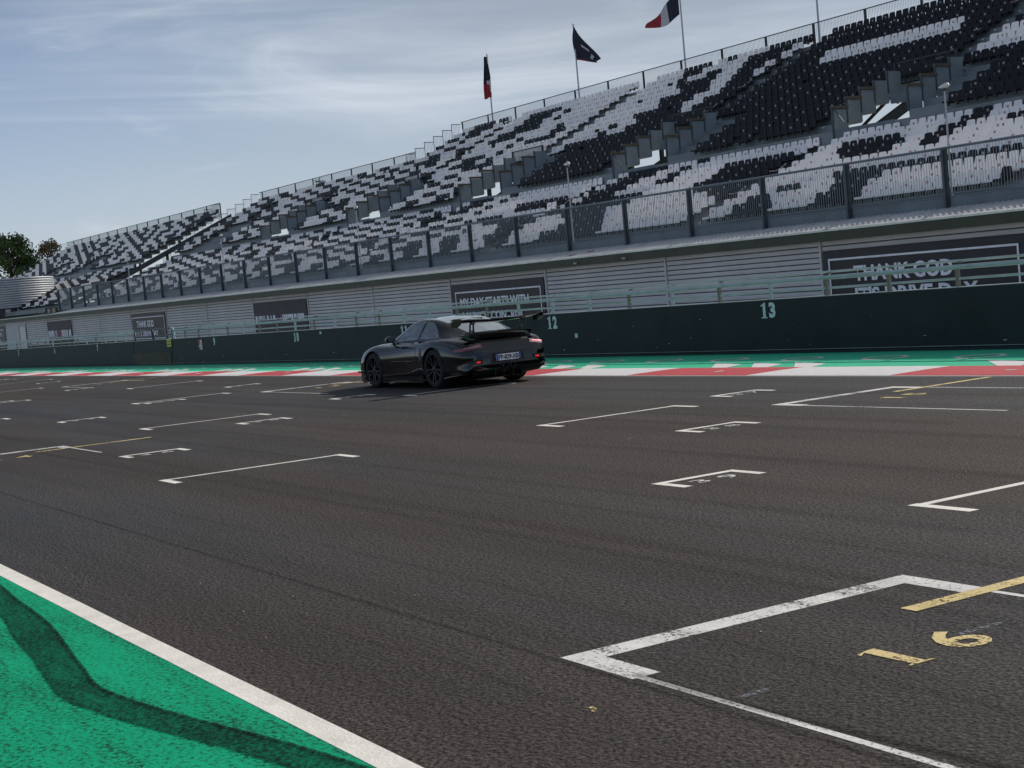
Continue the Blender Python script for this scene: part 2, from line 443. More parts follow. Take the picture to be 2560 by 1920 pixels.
# car grid without numbers: long front lines with short ends
LONG = [(1.25, (7.08, 9.12)), (1.25, (2.4, 4.4)), (-6.97, (7.08, 9.12)), (-6.97, (11.75, 13.8)), (-15.2, (4.74, 6.82)), (-15.2, (9.39, 11.48)), (-23.37, (7.05, 9.12)), (-23.4, (11.75, 13.82)),
        (-31.5, (9.39, 11.48)), (-31.58, (4.74, 6.82)), (-39.65, (11.73, 13.75)), (-39.65, (7.05, 9.15)), (-47.75, (9.39, 11.45)), (-47.8, (4.74, 6.82)), (-56.1, (11.75, 13.85)), (-56.1, (7.05, 9.15)), (-64.3, (9.4, 11.45)), (-72.5, (11.75, 13.8))]
for x, (y0, y1) in LONG:
    marking('grid_line', M['white_paint'], [(x+.0, x+.075, y0+.09, y1-.09), (x-.02, x+.5, y0, y0+.09), (x-.02, x+.5, y1-.09, y1)])
# main car grid: big boxes with yellow lines and yellow numbers
for num in range(17, 8, -1):
    x = -5.48 - 8.2*(16 - num)
    near = num % 2 == 0
    y0, y1 = (3.40, 5.48) if near else (11.74, 13.76)
    marking('grid_box', M['worn_white'], [(x, x+.15, y0, y1), (x+.15, x+.54, y0, y0+.14), (x+.15, x+.54, y1-.14, y1)])
    marking('grid_box_side', M['worn_white'], [(x+.54, x+3.5, y0+.02, y0+.06), (x+.54, x+2.1, y1-.06, y1-.02)])
    yc = (y0+y1)/2
    marking('yellow_stop_line', M['yellow_paint'], [(x+.52, x+.62, y1-.55, y1+1.12)], Z2)
    s = str(num)
    ground_text(s[0], x+1.10, y0+.90, .19, .30, M['yellow_paint'])
    if len(s) > 1: ground_text(s[1], x+1.10, y0+1.26, .22, .30, M['yellow_paint'])
# survey ticks
for x, y, dy in ((-4.42, 3.51, .15), (-4.44, 4.72, .26), (-12.64, 7.48, .36), (-12.62, 8.85, .28), (-20.76, 9.30, .28), (-20.84, 10.01, .29), (-29.0, 7.5, .3), (-21.3, 5.6, .5), (-36.9, 8.9, .4)):
    marking('survey_tick', M['faint_white'], [(x, x+.035, y, y+dy)], Z2)
marking('survey_tick', M['faint_white'], [(-12.60, -12.25, 9.12, 9.15)], Z2)

# rubber laid on the paint and the asphalt
def rubber_mat(name, strength):
    m, n, l, b = node_mat(name)
    t = n.new('ShaderNodeTexCoord').outputs['Object']
    out = n['Material Output']
    b.inputs['Base Color'].default_value = (0.005, 0.0055, 0.006, 1); b.inputs['Roughness'].default_value = 0.9; b.inputs['Specular IOR Level'].default_value = 0.05
    tr = n.new('ShaderNodeBsdfTransparent'); ms = n.new('ShaderNodeMixShader')
    uv = n.new('ShaderNodeAttribute'); uv.attribute_name = 'edge'
    gr = nrange(n, l, nnoise(n, l, t, 60.0, 3, 0.7), 0.38, 0.62, 0.45, 1.2)
    pt = nrange(n, l, nnoise(n, l, t, 3.0, 6, 0.7, stretch=(1, 3, 1)), 0.3, 0.7, 0.68, 1.12)
    f = nmath(n, l, 'MULTIPLY', nmath(n, l, 'MULTIPLY', gr, pt), nmath(n, l, 'MULTIPLY', uv.outputs['Fac'], strength))
    l.new(f, ms.inputs[0]); l.new(tr.outputs[0], ms.inputs[1]); l.new(b.outputs[0], ms.inputs[2]); l.new(ms.outputs[0], out.inputs['Surface'])
    return m
M['rubber'] = rubber_mat('tyre_rubber', 0.90)
M['rubber_thin'] = rubber_mat('thin_tyre_rubber', 0.45)
M['rubber_faint'] = rubber_mat('faint_tyre_rubber', 0.13)
def cr(pts, n):
    """Catmull-Rom through points"""
    P = np.array(pts, float); out = []
    P = np.vstack([2*P[0]-P[1], P, 2*P[-1]-P[-2]])
    for i in range(1, len(P)-2):
        for k in range(n):
            t = k/n; a, b, c, d = P[i-1], P[i], P[i+1], P[i+2]
            out.append(0.5*((2*b)+(-a+c)*t+(2*a-5*b+4*c-d)*t*t+(-a+3*b-3*c+d)*t**3))
    out.append(P[-2]); return np.array(out)
def skid(name, left, right, m, z, prof, parent=None):
    L, R_ = cr(left, 10), cr(right, 10)
    ws = [p[0] for p in prof]; vals = [p[1] for p in prof]
    mb = MB()
    mb.grid([[tuple(L[i]*(1-w)+R_[i]*w) + (z,) for w in ws] for i in range(len(L))])
    o = mb.build(name, m, parent)
    at = o.data.attributes.new('edge', 'FLOAT', 'POINT')
    at.data.foreach_set('value', vals*len(L))
    return o
PR = [(0,0),(.02,.95),(.09,1.0),(.16,.72),(.5,.66),(.85,.70),(.94,.80),(.985,.7),(1,0)]
skid('skid_mark', [(-11.2,2.10),(-10.08,2.04),(-9.47,2.0),(-8.49,1.95),(-7.27,1.80),(-6.70,1.745),(-6.0,1.85),(-5.18,2.035),(-4.71,2.115),(-4.2,2.20)],
     [(-10.2,1.86),(-8.96,1.78),(-8.23,1.69),(-7.64,1.64),(-7.03,1.57),(-6.63,1.545),(-6.03,1.645),(-5.32,1.82),(-4.97,1.885),(-4.5,1.98)], M['rubber'], 0.004, PR, bpy.data.objects['green_runoff'])
skid('skid_mark', [(-5.35,1.53),(-5.0,1.50),(-4.7,1.52),(-4.3,1.6)], [(-5.3,1.50),(-4.95,1.43),(-4.62,1.44),(-4.2,1.5)], M['rubber_faint'], 0.004, PR, bpy.data.objects['green_runoff'])
def long_mark(y0, x0, x1, w, mm, dy=0.0):
    pts = [(x0 + (x1-x0)*t, y0 + dy*t + .03*sin(7*t+y0)) for t in np.linspace(0, 1, 9)]
    skid('skid_mark', [(x, y+w/2) for x, y in pts], [(x, y-w/2) for x, y in pts], M[mm], 0.0045, [(0,0),(.3,.8),(.5,1),(.7,.8),(1,0)], track)
long_mark(3.33, -60, 8, .035, 'rubber_thin', .03)
for y0, x0, x1, w, mm, dy in ((2.98, -7.4, -5.0, .06, 'rubber_faint', .03), (4.95, -22, -2, .14, 'rubber_faint', .1), (5.5, -40, -3, .22, 'rubber_faint', -.2), (6.4, -26, -6, .16, 'rubber_faint', .15), (8.4, -30, -4, .30, 'rubber_faint', -.1), (9.9, -60, -8, .34, 'rubber_faint', .2),
                             (11.72, -34, -26, .09, 'rubber_thin', -.05), (4.93, -28, -15, .09, 'rubber_faint', 0), (10.7, -40, -10, .25, 'rubber_faint', .1), (13.0, -60, -10, .3, 'rubber_faint', .0), (7.3, -50, -14, .2, 'rubber_faint', .1), (3.46, -5.0, -1.5, .08, 'rubber_thin', .12), (4.0, -14, -3, .07, 'rubber_faint', .05), (6.0, -14, -3, .1, 'rubber_faint', -.1)):
    long_mark(y0, x0, x1, w, mm, dy)
# pale scraps lying on the asphalt
mb = MB(); rs = random.Random(21)
for x, y, s in [(-4.72, 3.05, .022), (-4.68, 3.03, .016)] + [(rs.uniform(-12, -3.5), rs.uniform(2.4, 6), rs.uniform(.004, .009)) for _ in range(14)]:
    a0 = rs.uniform(0, 6.28); mb.face([(x + s*(1+.5*rs.random())*cos(a0+t), y + s*.6*sin(a0+t), .004) for t in (0, 1.2, 2.4, 3.9, 5.1)])
mb.build('pale_scraps', M['yellow_paint'], track)['kind'] = 'stuff'

# ------------------------------------------------------------------ kerb and verge
kerb = empty('kerb', (0, 15.06, 0)); tag(kerb, kind='structure')
def kerb_block(x0, x1, m):
    mb = MB(); n = 5
    prof = [(0, 0.0), (.0, .008), (.35, .013), (.75, .016), (1.05, .014), (1.19, .012), (1.19, -.01)]
    rows = []
    for k in range(n+1):
        x = x0 + (x1-x0)*k/n
        saw = .02 * ((k % n)/n)
        rows.append([(x, y + (saw*2 if y > 1 else 0), z + (saw*.3 if .1 < y < 1.1 else 0)) for y, z in prof])
    mb.grid(rows)
    return mb.mesh('kerb_block', [m])
# red blocks 3.2 m, white 3.05 m
kw = kerb_block(-1.525, 1.525, M['kerb_white']); kr = kerb_block(-1.6, 1.6, M['kerb_red'])
for k in range(-4, 46):
    obj('kerb_block', kr, kerb, (-19.65 - 6.25*k, 0, 0))
    obj('kerb_block', kw, kerb, (-16.525 - 6.25*k, 0, 0))
for k in range(0, 18):       # worn patch in each red block
    mb = MB()
    cx = -19.65 - 6.25*(k-1) + rng.uniform(-.5,.5); cy = 15.06+rng.uniform(.45,.75); a, b_ = rng.uniform(.06,.3), rng.uniform(.04,.1)
    mb.face([(cx+a*cos(t)*(1+.25*sin(3*t)), cy+b_*sin(t), .022) for t in np.linspace(0, 2*pi, 18)[:-1]])
    o = mb.build('worn_patch', M['kerb_white'], kerb); o.location = (0, -15.06, 0)
# white teeth painted on the green behind the white blocks, and ring outlines by the wall
for k in range(-3, 30):
    for j in range(3):
        x0 = -21.25 - 6.25*k + .82 + 1.06*j
        mb = MB(); mb.face([(x0, 16.27, .006), (x0+.38, 16.26, .006), (x0+.10, 16.87, .006), (x0-1.05, 17.24, .006)])
        mb.build('painted_tooth', M['kerb_white'], verge)
for k in range(-3, 34):
    cx, cy = -15.85 - 1.99*k, 17.82
    mb = MB(); ri, ro = .32, .42; N = 40
    a = [(cx+ri*cos(2*pi*t/N), cy+ri*.85*sin(2*pi*t/N), .006) for t in range(N+1)]; b_ = [(cx+ro*cos(2*pi*t/N), cy+ro*.85*sin(2*pi*t/N), .006) for t in range(N+1)]
    mb.grid([a, b_]); mb.build('painted_ring', M['kerb_white'], verge)

# ------------------------------------------------------------------ pit wall
WALL_H = 1.03
mb = MB()
prof = [(19.02,0.0),(19.02,.05),(19.10,.07),(19.10,WALL_H-.015),(19.115,WALL_H),(19.38,WALL_H),(19.395,WALL_H-.015),(19.395,0)]
def extr(mb, prof, xs, mi=0, fn=None):
    rows = [[(fn or (lambda *q: q))(x, y, z) for y, z in prof] for x in xs]
    mb.grid(rows, mi); mb.face(list(reversed(rows[0])), mi); mb.face(rows[-1], mi)
extr(mb, prof, [-62.75, 60]); 
wall = mb.build('pit_wall', M['wall'])
tag(wall, 'long dark green painted pit wall with stencilled numbers along the kerb', 'wall')
mb = MB(); extr(mb, prof, [-400, -62.80]); wall2 = mb.build('pit_wall', M['wall'])
tag(wall2, 'dark green pit wall continuing to the left beyond the gate with black hoops', 'wall')
mb = MB(); 
for xx in (-62.7, ): mb.box(-400, 60, 19.14, 19.36, WALL_H+.001, WALL_H+.012)
mb.build('coping', M['rail'], wall)
for k, s in enumerate(('15','14','13','12','11','10','9','8','7','6','5','4','3')):
    x = -22.1 - 7.69*(k-2)
    par = wall if x > -62.7 else wall2
    for q_, ch in enumerate(s):
        xc_ = x + (q_ - (len(s)-1)/2)*.235
        if ch == '1':       # stencilled serif one
            mb = MB()
            for pts in ([(-.03,-.15),(.045,-.15),(.045,.15),(.005,.15),(-.03,.125)], [(-.085,-.15),(-.034,-.15),(-.034,-.125),(-.085,-.135)], [(.049,-.15),(.09,-.15),(.09,-.135),(.049,-.125)], [(-.085,.075),(-.034,.09),(-.034,.125),(-.085,.10)]):
                mb.face([(px, 0, pz) for px, pz in pts])
            me = mb.mesh('stencil_number')
        else: me = text_mesh(ch, .185, .30, 0.05)
        me.materials.append(M['wall_number'])
        obj('stencil_number', me, par, (xc_, 19.096, .835))
mb = MB(); mb.box(-62, 60, 19.03, 19.096, .071, .076); mb.build('ledge_edge', M['rail'], wall)
for x, z, w, h, mm in ((-54.35, .745, .34, .38, 'white_sign'), (-28.79, .5, .10, .10, 'wall_number'), (-43.2, .92, .12, .08, 'wall_number')):
    mb = MB(); mb.box(x-w/2, x+w/2, 19.080, 19.098, z-h/2, z+h/2)
    if mm == 'white_sign':
        o = mb.build('marker_board', M[mm]); tag(o, 'small white and red marker board fixed to pit wall beside number nine', 'sign')
        m2 = MB(); m2.box(x-w/2, x-w/2+.16, 19.074, 19.082, z+.0, z+h/2); m2.box(x-w/2, x-w/2+.16, 19.074, 19.082, z-h/2, z-.08); m2.build('red_panel', M['red_sign'], o)
    else: mb.build('paint_patch', M[mm], wall)
# scuffs on the wall face
for k in range(46):
    x = rng.uniform(-75, -14); z = rng.choice([rng.uniform(.1,.35), rng.uniform(.1,.9)]); w = rng.uniform(.02,.12); h = rng.uniform(.006,.02)
    mb = MB(); mb.face([(x,19.0965,z),(x+w,19.0965,z+rng.uniform(-.01,.01)),(x+w,19.0965,z+h),(x,19.0965,z+h*.6)])
    mb.build('scuff_mark', M['wall_number'] if k % 3 else M['green_verge'], wall)

# railing on the wall
GATE0, GATE1 = -62.75, -57.7
for name, x0, x1, lab in (('wall_railing', GATE1, 40, 'grey green three pipe railing on the pit wall right of the gate'), ('wall_railing', -330, GATE0, 'grey green three pipe railing on the pit wall left of the gate')):
    rr = empty(name, (x1 if x1 < 0 else x0, 19.25, WALL_H)); tag(rr, lab, 'railing', 'pipe railings on the pit wall')
    ox = rr.location.x
    for zz, rad, yy in ((1.470, .022, .10), (1.368, .043, 0.0), (1.176, .022, 0.0)):
        mb = MB(); mb.tube([(x0-ox, yy, zz-WALL_H), (x1-ox, yy, zz-WALL_H)], rad, 10)
        mb.build('rail', M['rail'], rr, smooth=True)
    mb = MB(); mb.box(-.035, .035, -.025, .025, 0.0, 1.36-WALL_H); mb.box(-.02, .02, .025, .105, .40, .43); mb.box(-.07, .07, -.06, .06, 0, .012)
    pm = mb.mesh('post', [M['rail']]); pr = mb.mesh('post', [M['rail_rust']])
    k0 = int(math.ceil((x0 + 22.15)/1.558)); k1 = int(math.floor((x1 + 22.15)/1.558))
    for k in range(k0, k1+1):
        xx = -22.15 + 1.558*k
        if -140 < xx < 10: obj('post', pr if random.random() < .4 else pm, rr, (xx-ox, 0, 0))
# gate in the wall
gt = empty('pit_gate', (-60.2, 19.2, 0)); tag(gt, 'dark wall gate with black tube hoops and brown board at its foot', 'gate')
mb = MB(); mb.box(-2.5, 2.48, -.11, .12, .0, WALL_H-.02); mb.build('gate_leaf', M['wall'], gt)
mb = MB(); mb.box(-2.5, 2.3, -.135, -.112, .02, .50); mb.build('kick_board', M['brown_board'], gt)
for a, b_ in ((-2.5, -.1), (.0, 2.4)):
    mb = MB(); mb.tube([(a, 0, .98), (a, 0, 1.38), (a+.12, 0, 1.46), (b_-.12, 0, 1.46), (b_, 0, 1.38), (b_, 0, .98)], .04, 8); mb.tube([(a, 0, 1.2), (b_, 0, 1.2)], .025, 8)
    mb.build('hoop', M['black_metal'], gt, smooth=True)
mb = MB(); mb.tube([(2.55, 0, 1.0), (2.55, 0, 1.36), (2.42, 0, 1.47), (2.2, 0, 1.475)], .05, 8); mb.build('grey_bend', M['rail'], gt, smooth=True)
mb = MB(); mb.box(-58.2, -57.72, 19.06, 19.085, .73, 1.03); o = mb.build('warning_board', M['yellow_sign']); tag(o, 'small yellow board on the pit wall beside the gate', 'sign')
mb = MB(); mb.box(-58.12, -57.8, 19.052, 19.06, .80, .86); mb.box(-58.12, -57.8, 19.052, 19.06, .92, .96); mb.build('black_print', M['black_metal'], o)

# ------------------------------------------------------------------ garages under the stand
YF, YP, YB = 37.0, 38.5, 37.6           # fascia, parapet / canopy inner edge, facade
BAY = 9.227; BAY0 = -31.20               # seam positions: BAY0 - BAY*k
gar = empty('garage_building', (-60, YB, 0)); tag(gar, 'long grey garage building with slatted shutters under a corrugated canopy', 'building')
def gbuild(mb, name, m, smooth=False):
    o = mb.build(name, m, gar, smooth); o.location = -gar.location; return o
GX0, GX1 = -196.0, 10.0
mb = MB(); mb.box(GX0, GX1, YB+.10, YB+8, -1.5, 2.95, fn=LV); gbuild(mb, 'wall', M['shutter_gap'])
# one slat mesh per bay, shared by all bays
SL = .197
mb = MB()
L = BAY - .16
def slv(x, y, z): return (x, y, z - SLOPE*x)
rows = []
for x in (0, L):
    rows.append([slv(x, y, z) for y, z in ((.05,.0),(.012,.0),(.0,.012),(-.012,.085),(0.0,.150),(.03,.166),(.05,.166))])
mb.grid(rows); mb.face(rows[0]); mb.face(list(reversed(rows[1])))
slat_me = mb.mesh('slat', [M['shutter']])
mb = MB()
mb.box(-.05, .05, -.03, .12, -1.5, 2.45, fn=slv); col_me = mb.mesh('column', [M['shutter']])
nb = int((BAY0 - GX0)/BAY)
for k in range(-4, nb):
    xl = BAY0 - BAY*(k+1)
    zl = -SLOPE*(xl + 40)
    obj('column', col_me, gar, (xl - gar.location.x, 0, zl))
    if k == 14: continue
    for j in range(0, 13):
        z = .02 + SL*j - .1
        obj('slat', slat_me, gar, (xl + .08 - gar.location.x, .03, zl - SLOPE*.08 + z))
# door in one bay
xl = BAY0 - BAY*15
mb = MB(); mb.box(xl+.2, xl+BAY-.2, YB+.02, YB+.09, -1, 2.42, fn=LV); gbuild(mb, 'infill', M['cladding'])
for x0, x1 in ((-163.3, -161.0), ):
    mb = MB(); mb.box(x0, x1, YB-.04, YB+.015, -1, 1.93, fn=LV); gbuild(mb, 'door_frame', M['black_metal'])
    mb = MB(); mb.box(x0+.7, x1+.9, YB-.10, YB-.045, -1, 1.88, fn=LV); gbuild(mb, 'door', M['door'])
# fascia, gutter edge, canopy
mb = MB(); mb.box(GX0, GX1, YF-.06, YF+.06, 2.43, 2.765, fn=LV); gbuild(mb, 'fascia', M['fascia'])
mb = MB(); mb.box(GX0, GX1, YF-.11, YF-.072, 2.768, 2.832, fn=LV); gbuild(mb, 'gutter_edge', M['fascia_edge'])
mb = MB(); mb.box(GX0, GX1, YF+.06, YB+.1, 2.44, 2.47, fn=LV); gbuild(mb, 'soffit', M['cladding'])
CX0 = -143.5
mb = MB(); p = .26; n = int((GX1-CX0)/p); r0, r1 = [], []
for i in range(n):
    x = CX0 + i*p
    for dx, dz in ((0,0),(.10,0),(.13,.022),(.20,.022),(.23,0)):
        r0.append(LV(x+dx, YF-.07, 2.80+dz)); r1.append(LV(x+dx, YP-.02, 3.165+dz))
mb.grid([r0, r1]); gbuild(mb, 'canopy_roof', M['canopy'])
mb = MB(); mb.grid([[LV(CX0-24, YF, 2.75), LV(CX0-24, YP, 2.9)], [LV(CX0-6, YF, 2.76), LV(CX0-6, YP, 2.9)]]); mb.grid([[LV(CX0-6, YF, 2.76), LV(CX0-6, YP, 2.9)], [LV(CX0, YF, 2.80), LV(CX0, YP, 3.16)]]); gbuild(mb, 'low_roof', M['canopy'])
for x in (-51.5, -55.2):      # small lamps on the fascia
    mb = MB(); mb.lathe([(0,0),(.09,.02),(.11,.06),(.11,.09)], 10, 'z', LV(x, YF-.12, 2.50)); gbuild(mb, 'bulkhead_lamp', M['galv'], True)
# pale scraps lying on the canopy
for x, t in ((-56.6, .3), (-55.6, .55)):
    mb = MB(); mb.box(x, x+.5, YF+1.3*t, YF+1.3*t+.16, 2.86+.32*t, 2.90+.32*t, fn=LV); gbuild(mb, 'roof_patch', M['tape'])

# banners hung on every third bay
def banner(k, style):
    xr = BAY0 - BAY*k - .12; xl = xr - BAY + .30; w = xr-xl; xc = (xl+xr)/2
    zt, zb = 2.07, -.2
    bn = empty('banner', LV(xc, YB-.06, zb)); base = Vector(bn.location)
    mb = MB(); nx, nz_ = 16, 6
    rr = []
    for i in range(nz_+1):
        z = zb + (zt-zb)*i/nz_
        rr.append([Vector(LV(xl + w*j/nx, YB-.075 + .012*sin(j*1.3+i), z)) - base for j in range(nx+1)])
    mb.grid(rr); q = [[v + Vector((0,.012,0)) for v in r] for r in rr]; mb.grid(q)
    mb.build('cloth', M['banner'] if style < 2 else M['banner_old'], bn)
    def tx(s, x0, x1, z0, z1, m='banner_white', bold=.035):
        me = text_mesh(s, x1-x0, z1-z0, bold); me.materials.append(M[m])
        c = np.empty(len(me.vertices)*3); me.vertices.foreach_get('co', c); c = c.reshape(-1,3); c[:,2] -= SLOPE*c[:,0]; me.vertices.foreach_set('co', c.ravel())
        obj('lettering', me, bn, Vector(LV((x0+x1)/2, YB-.096, (z0+z1)/2)) - base)
    def fr(x0, x1, z0, z1, t=.07):
        for a in ((x0,x1,z1-t,z1),(x0,x0+t,z0,z1-t),(x1-t,x1,z0,z1-t),(x0+t,x1-t,z0,z0+t)):
            mb = MB(); mb.box(a[0],a[1],YB-.10,YB-.09,a[2],a[3],fn=lambda x,y,z: tuple(Vector(LV(x,y,z))-base)); mb.build('frame_line', M['banner_white'], bn)
    if style == 0:
        fr(xl+.28, xr-.22, .0, 1.80)
        tx('THANK GOD', xc-2.95, xc+1.55, .95, 1.50); tx("IT'S DRIVE DAY", xc-2.95, xc+2.55, .20, .74)
    elif style == 1:
        fr(xl+.45, xr-.25, .0, 1.70)
        tx('MY DAY STARTS WITH', xc-3.55, xc+3.1, .93, 1.36); tx('LAUNCH CONTROL', xc-3.4, xc+2.6, .22, .66)
    else:
        # worn tricolour banner: broken white strokes with a blue and red mark in the middle, too blurred to read
        r2 = random.Random(k)
        x = xl+.3
        while x < xr-.5:
            ww = r2.uniform(.10,.34)
            mid = abs(x-(xl+.48*w)) < .7
            mm = 'banner_white' if not mid else ('banner_blue' if x < xl+.46*w else 'banner_red')
            z1 = 1.20; z0 = .78 + r2.choice([0,0,.1,.2]) if style == 2 else .6
            mb = MB(); mb.box(x, x+ww, YB-.10, YB-.09, z0, z1, fn=lambda a,b,c: tuple(Vector(LV(a,b,c))-base)); mb.build('lettering_stroke', M[mm], bn)
            x += ww + r2.uniform(.04,.16) + (.25 if r2.random() < .15 else 0)
    return bn
M['banner_blue'] = mat('blue_banner_print', (0.06, 0.09, 0.22), 0.6)
M['banner_red'] = mat('red_banner_print', (0.35, 0.07, 0.08), 0.6)
tag(banner(0, 0), 'nearest black banner reading THANK GOD IT\'S DRIVE DAY at the right', 'banner', 'banners on the garages')
tag(banner(3, 1), 'black banner reading MY DAY STARTS WITH above the black car', 'banner', 'banners on the garages')
tag(banner(6, 2), 'dark faded banner with broken white print above the wall number ten', 'banner', 'banners on the garages')
tag(banner(9, 0), 'small distant black banner reading THANK GOD above the gate', 'banner', 'banners on the garages')
tag(banner(12, 3), 'faded brown banner with white print left of the gate', 'banner', 'banners on the garages')
tag(banner(15, 1), 'farthest banner on the garages, cut by the left edge', 'banner', 'banners on the garages')

# ------------------------------------------------------------------ grandstand
def lipz(i): return 3.98 + .345*i + .0028*i*(i-1)/2
ROWS = [(40+.8*k, 3.98+.30*k) for k in range(11)] + [(48.8+.9*u, lipz((8.8+.9*u)/.8)) for u in range(16)]
NR = len(ROWS)
TREAD = [.8]*10 + [.8] + [.9]*16
SX0, SX1, SXT = -144.0, -18.0, -109.5       # left end, right end, x where the top five rows begin
VOM = [-49.1 - 17.35*n for n in range(-1, 5)]   # vomitory centres
VW = 1.8
# columns (from the left end) where the seats of each row change colour, starting from black
SEATS = [
    [0,6,10,16,20,36,40,55,59,65,69,75,79,86,90,96,100,106,120,125,129,135,141,150,155,161,172,185,187,191,196,201,206,219,234,240],
    [0,13,17,23,27,42,56,62,66,72,76,83,87,93,97,103,107,113,126,147,153,162,170,191,194,201,205,220,232,238],
    [4,10,14,20,24,40,53,59,63,79,84,90,100,104,114,120,133,147,152,161,168,186,188,193,196,200,205,219,224,230,242],
    [1,7,11,17,21,27,31,37,40,66,70,76,81,87,91,97,101,117,120,126,130,145,152,158,166,182,186,198,222,228,240],
    [0,4,8,14,18,24,28,43,47,53,57,63,67,73,77,94,108,114,127,131,133,139,168,178,185,220,232,238],
    [0,1,5,21,25,31,35,40,44,50,54,60,64,70,74,81,95,101,105,115,141,154,168,176,187,218,230,236],
    [0,8,12,28,32,38,41,47,51,57,61,67,71,77,92,98,102,118,121,141,148,155,161,177,188,194,200,203,205,214,222,228,240],
    [0,5,9,15,19,25,29,35,39,64,68,74,78,85,89,95,99,105,109,115,119,122,124,129,131,139,150,154,161,166,168,176,187,192,200,202,205,212,220,226,238],
    [0,2,6,12,16,32,36,41,45,51,55,61,75,82,86,92,96,102,106,112,116,121,125,129,131,155,161,166,168,175,186,191,198,202,205,209,212,218,230,236],
    [3,19,23,29,33,39,42,48,52,58,62,68,72,78,83,89,93,99,103,109,113,120,126,130,132,155,162,166,168,203,206,216,228,234],
    [0,6,10,16,20,26,30,36,40,45,49,55,59,65,69,86,90,106,110,120,126,130,132,155,162,167,169,203,205,208,220,226,238],
    [0,3,7,13,17,23,27,42,46,52,56,62,66,72,76,83,87,93,97,103,107,113,218,224,236,242],
    [4,20,34,49,53,59,63,69,73,79,84,90,94,110,210,216,228,234],
    [1,7,11,16,21,27,40,46,51,56,60,66,70,76,91,97,108,114,208,214,226,232],
    [0,4,8,14,18,38,53,63,67,73,77,83,88,94,98,121,203,206,218,224,236,242],
    [5,21,25,31,35,50,54,60,65,70,95,100,102,129,202,204,216,222,234,240],
    [2,8,12,18,22,28,32,38,41,47,51,57,71,77,82,88,92,98,109,127,208,214,226,232],
    [0,5,19,25,35,44,48,54,58,64,68,74,79,85,89,95,101,104,106,132,134,138,193,199,206,212,224,230,242],
    [0,2,6,12,16,22,26,32,36,41,45,51,55,61,65,82,86,92,101,104,106,132,134,138,147,149,193,204,216,222,234,240],
    [3,9,13,19,33,48,62,68,72,78,83,104,106,109,117,135,145,149,193,202,214,220,232,238],
    [6,10,20,26,30,45,49,55,69,75,79,104,106,113,117,138,145,150,206,212,224,230,242],
    [0,3,7,13,17,23,27,33,37,42,46,52,56,62,72,93,101,112,114,136,146,149,165,185,204,210,222,228,240],
    [4,10,14,20,24,30,34,40,43,49,53,69,73,79,81,93,105,138,144,148,152,154,164,184,196,202,214,220,232,238],
    [1,7,11,17,21,27,31,37,40,46,50,56,60,66,70,76,78,95,103,106,108,135,143,147,152,154,194,200,212,218,230,236],
    [0,4,8,14,18,24,28,34,47,53,57,63,82,95,103,106,108,133,135,139,142,146,153,155,188,192,204,210,222,228,240],
    [0,1,5,11,15,21,25,31,35,40,44,50,54,60,64,70,72,75,83,94,103,132,136,145,153,157,185,190,202,208,220,226,238],
    [0,8,12,18,28,38,41,47,51,57,69,74,85,130,137,139,141,147,155,158,178,186,194,200,212,218,230,236],
]
gs = empty('grandstand', (-60, 40, 3.5)); tag(gs, 'large open grandstand with black and white seats above the garages', 'grandstand', 'grandstands')
def sbuild(mb, name, m, root=None, smooth=False):
    r_ = root or gs
    o = mb.build(name, m, r_, smooth); o.location = -r_.location; return o

def segs(x0, x1, cuts):
    out = [(x0, x1)]
    for a, b in cuts:
        nx = []
        for s, e in out:
            if b <= s or a >= e: nx.append((s, e)); continue
            if a > s: nx.append((s, a))
            if b < e: nx.append((b, e))
        out = nx
    return out
def deck(root, x0, x1, nrows, xt=None, vom=()):
    for k in range(nrows):
        Y, z = ROWS[k]; zt = z - .43
        a = x0 if (k < 22 or xt is None) else xt
        cuts = [(c-1.55, c+2.2) for c in vom] if 11 <= k <= 15 else []
        y0 = Y - .32; y1 = Y - .32 + TREAD[k]
        if k == 0: y0 = YP + .05
        mb = MB()
        for s, e in segs(a, x1, cuts):
            mb.box(s, e, y0, y1, zt-.06, zt, fn=LV)
            # riser down to the row in front
            zprev = ROWS[k-1][1]-.43 if k else 3.10
            mb.box(s, e, y0+.02, y0+.06, zprev, zt-.061, fn=LV)
        sbuild(mb, 'step', M['deck'], root)
        if 11 == k:
            for c in vom:
                mb = MB(); mb.box(c-1.55, c+2.2, y0+.0, y0+.06, ROWS[10][1]-.43, zt+.05, fn=LV); sbuild(mb, 'riser', M['steel'], root)
deck(gs, SX0, SX1, NR, SXT, VOM)
mb = MB()                                        # dashboard of the lower front
mb.box(SX0-6, SX1, YP-.01, YP+.05, 3.12, 3.50, fn=LV); mb.box(SX0-6, SX1, YP-.03, YP+.07, 3.505, 3.545, fn=LV); sbuild(mb, 'parapet', M['steel'])
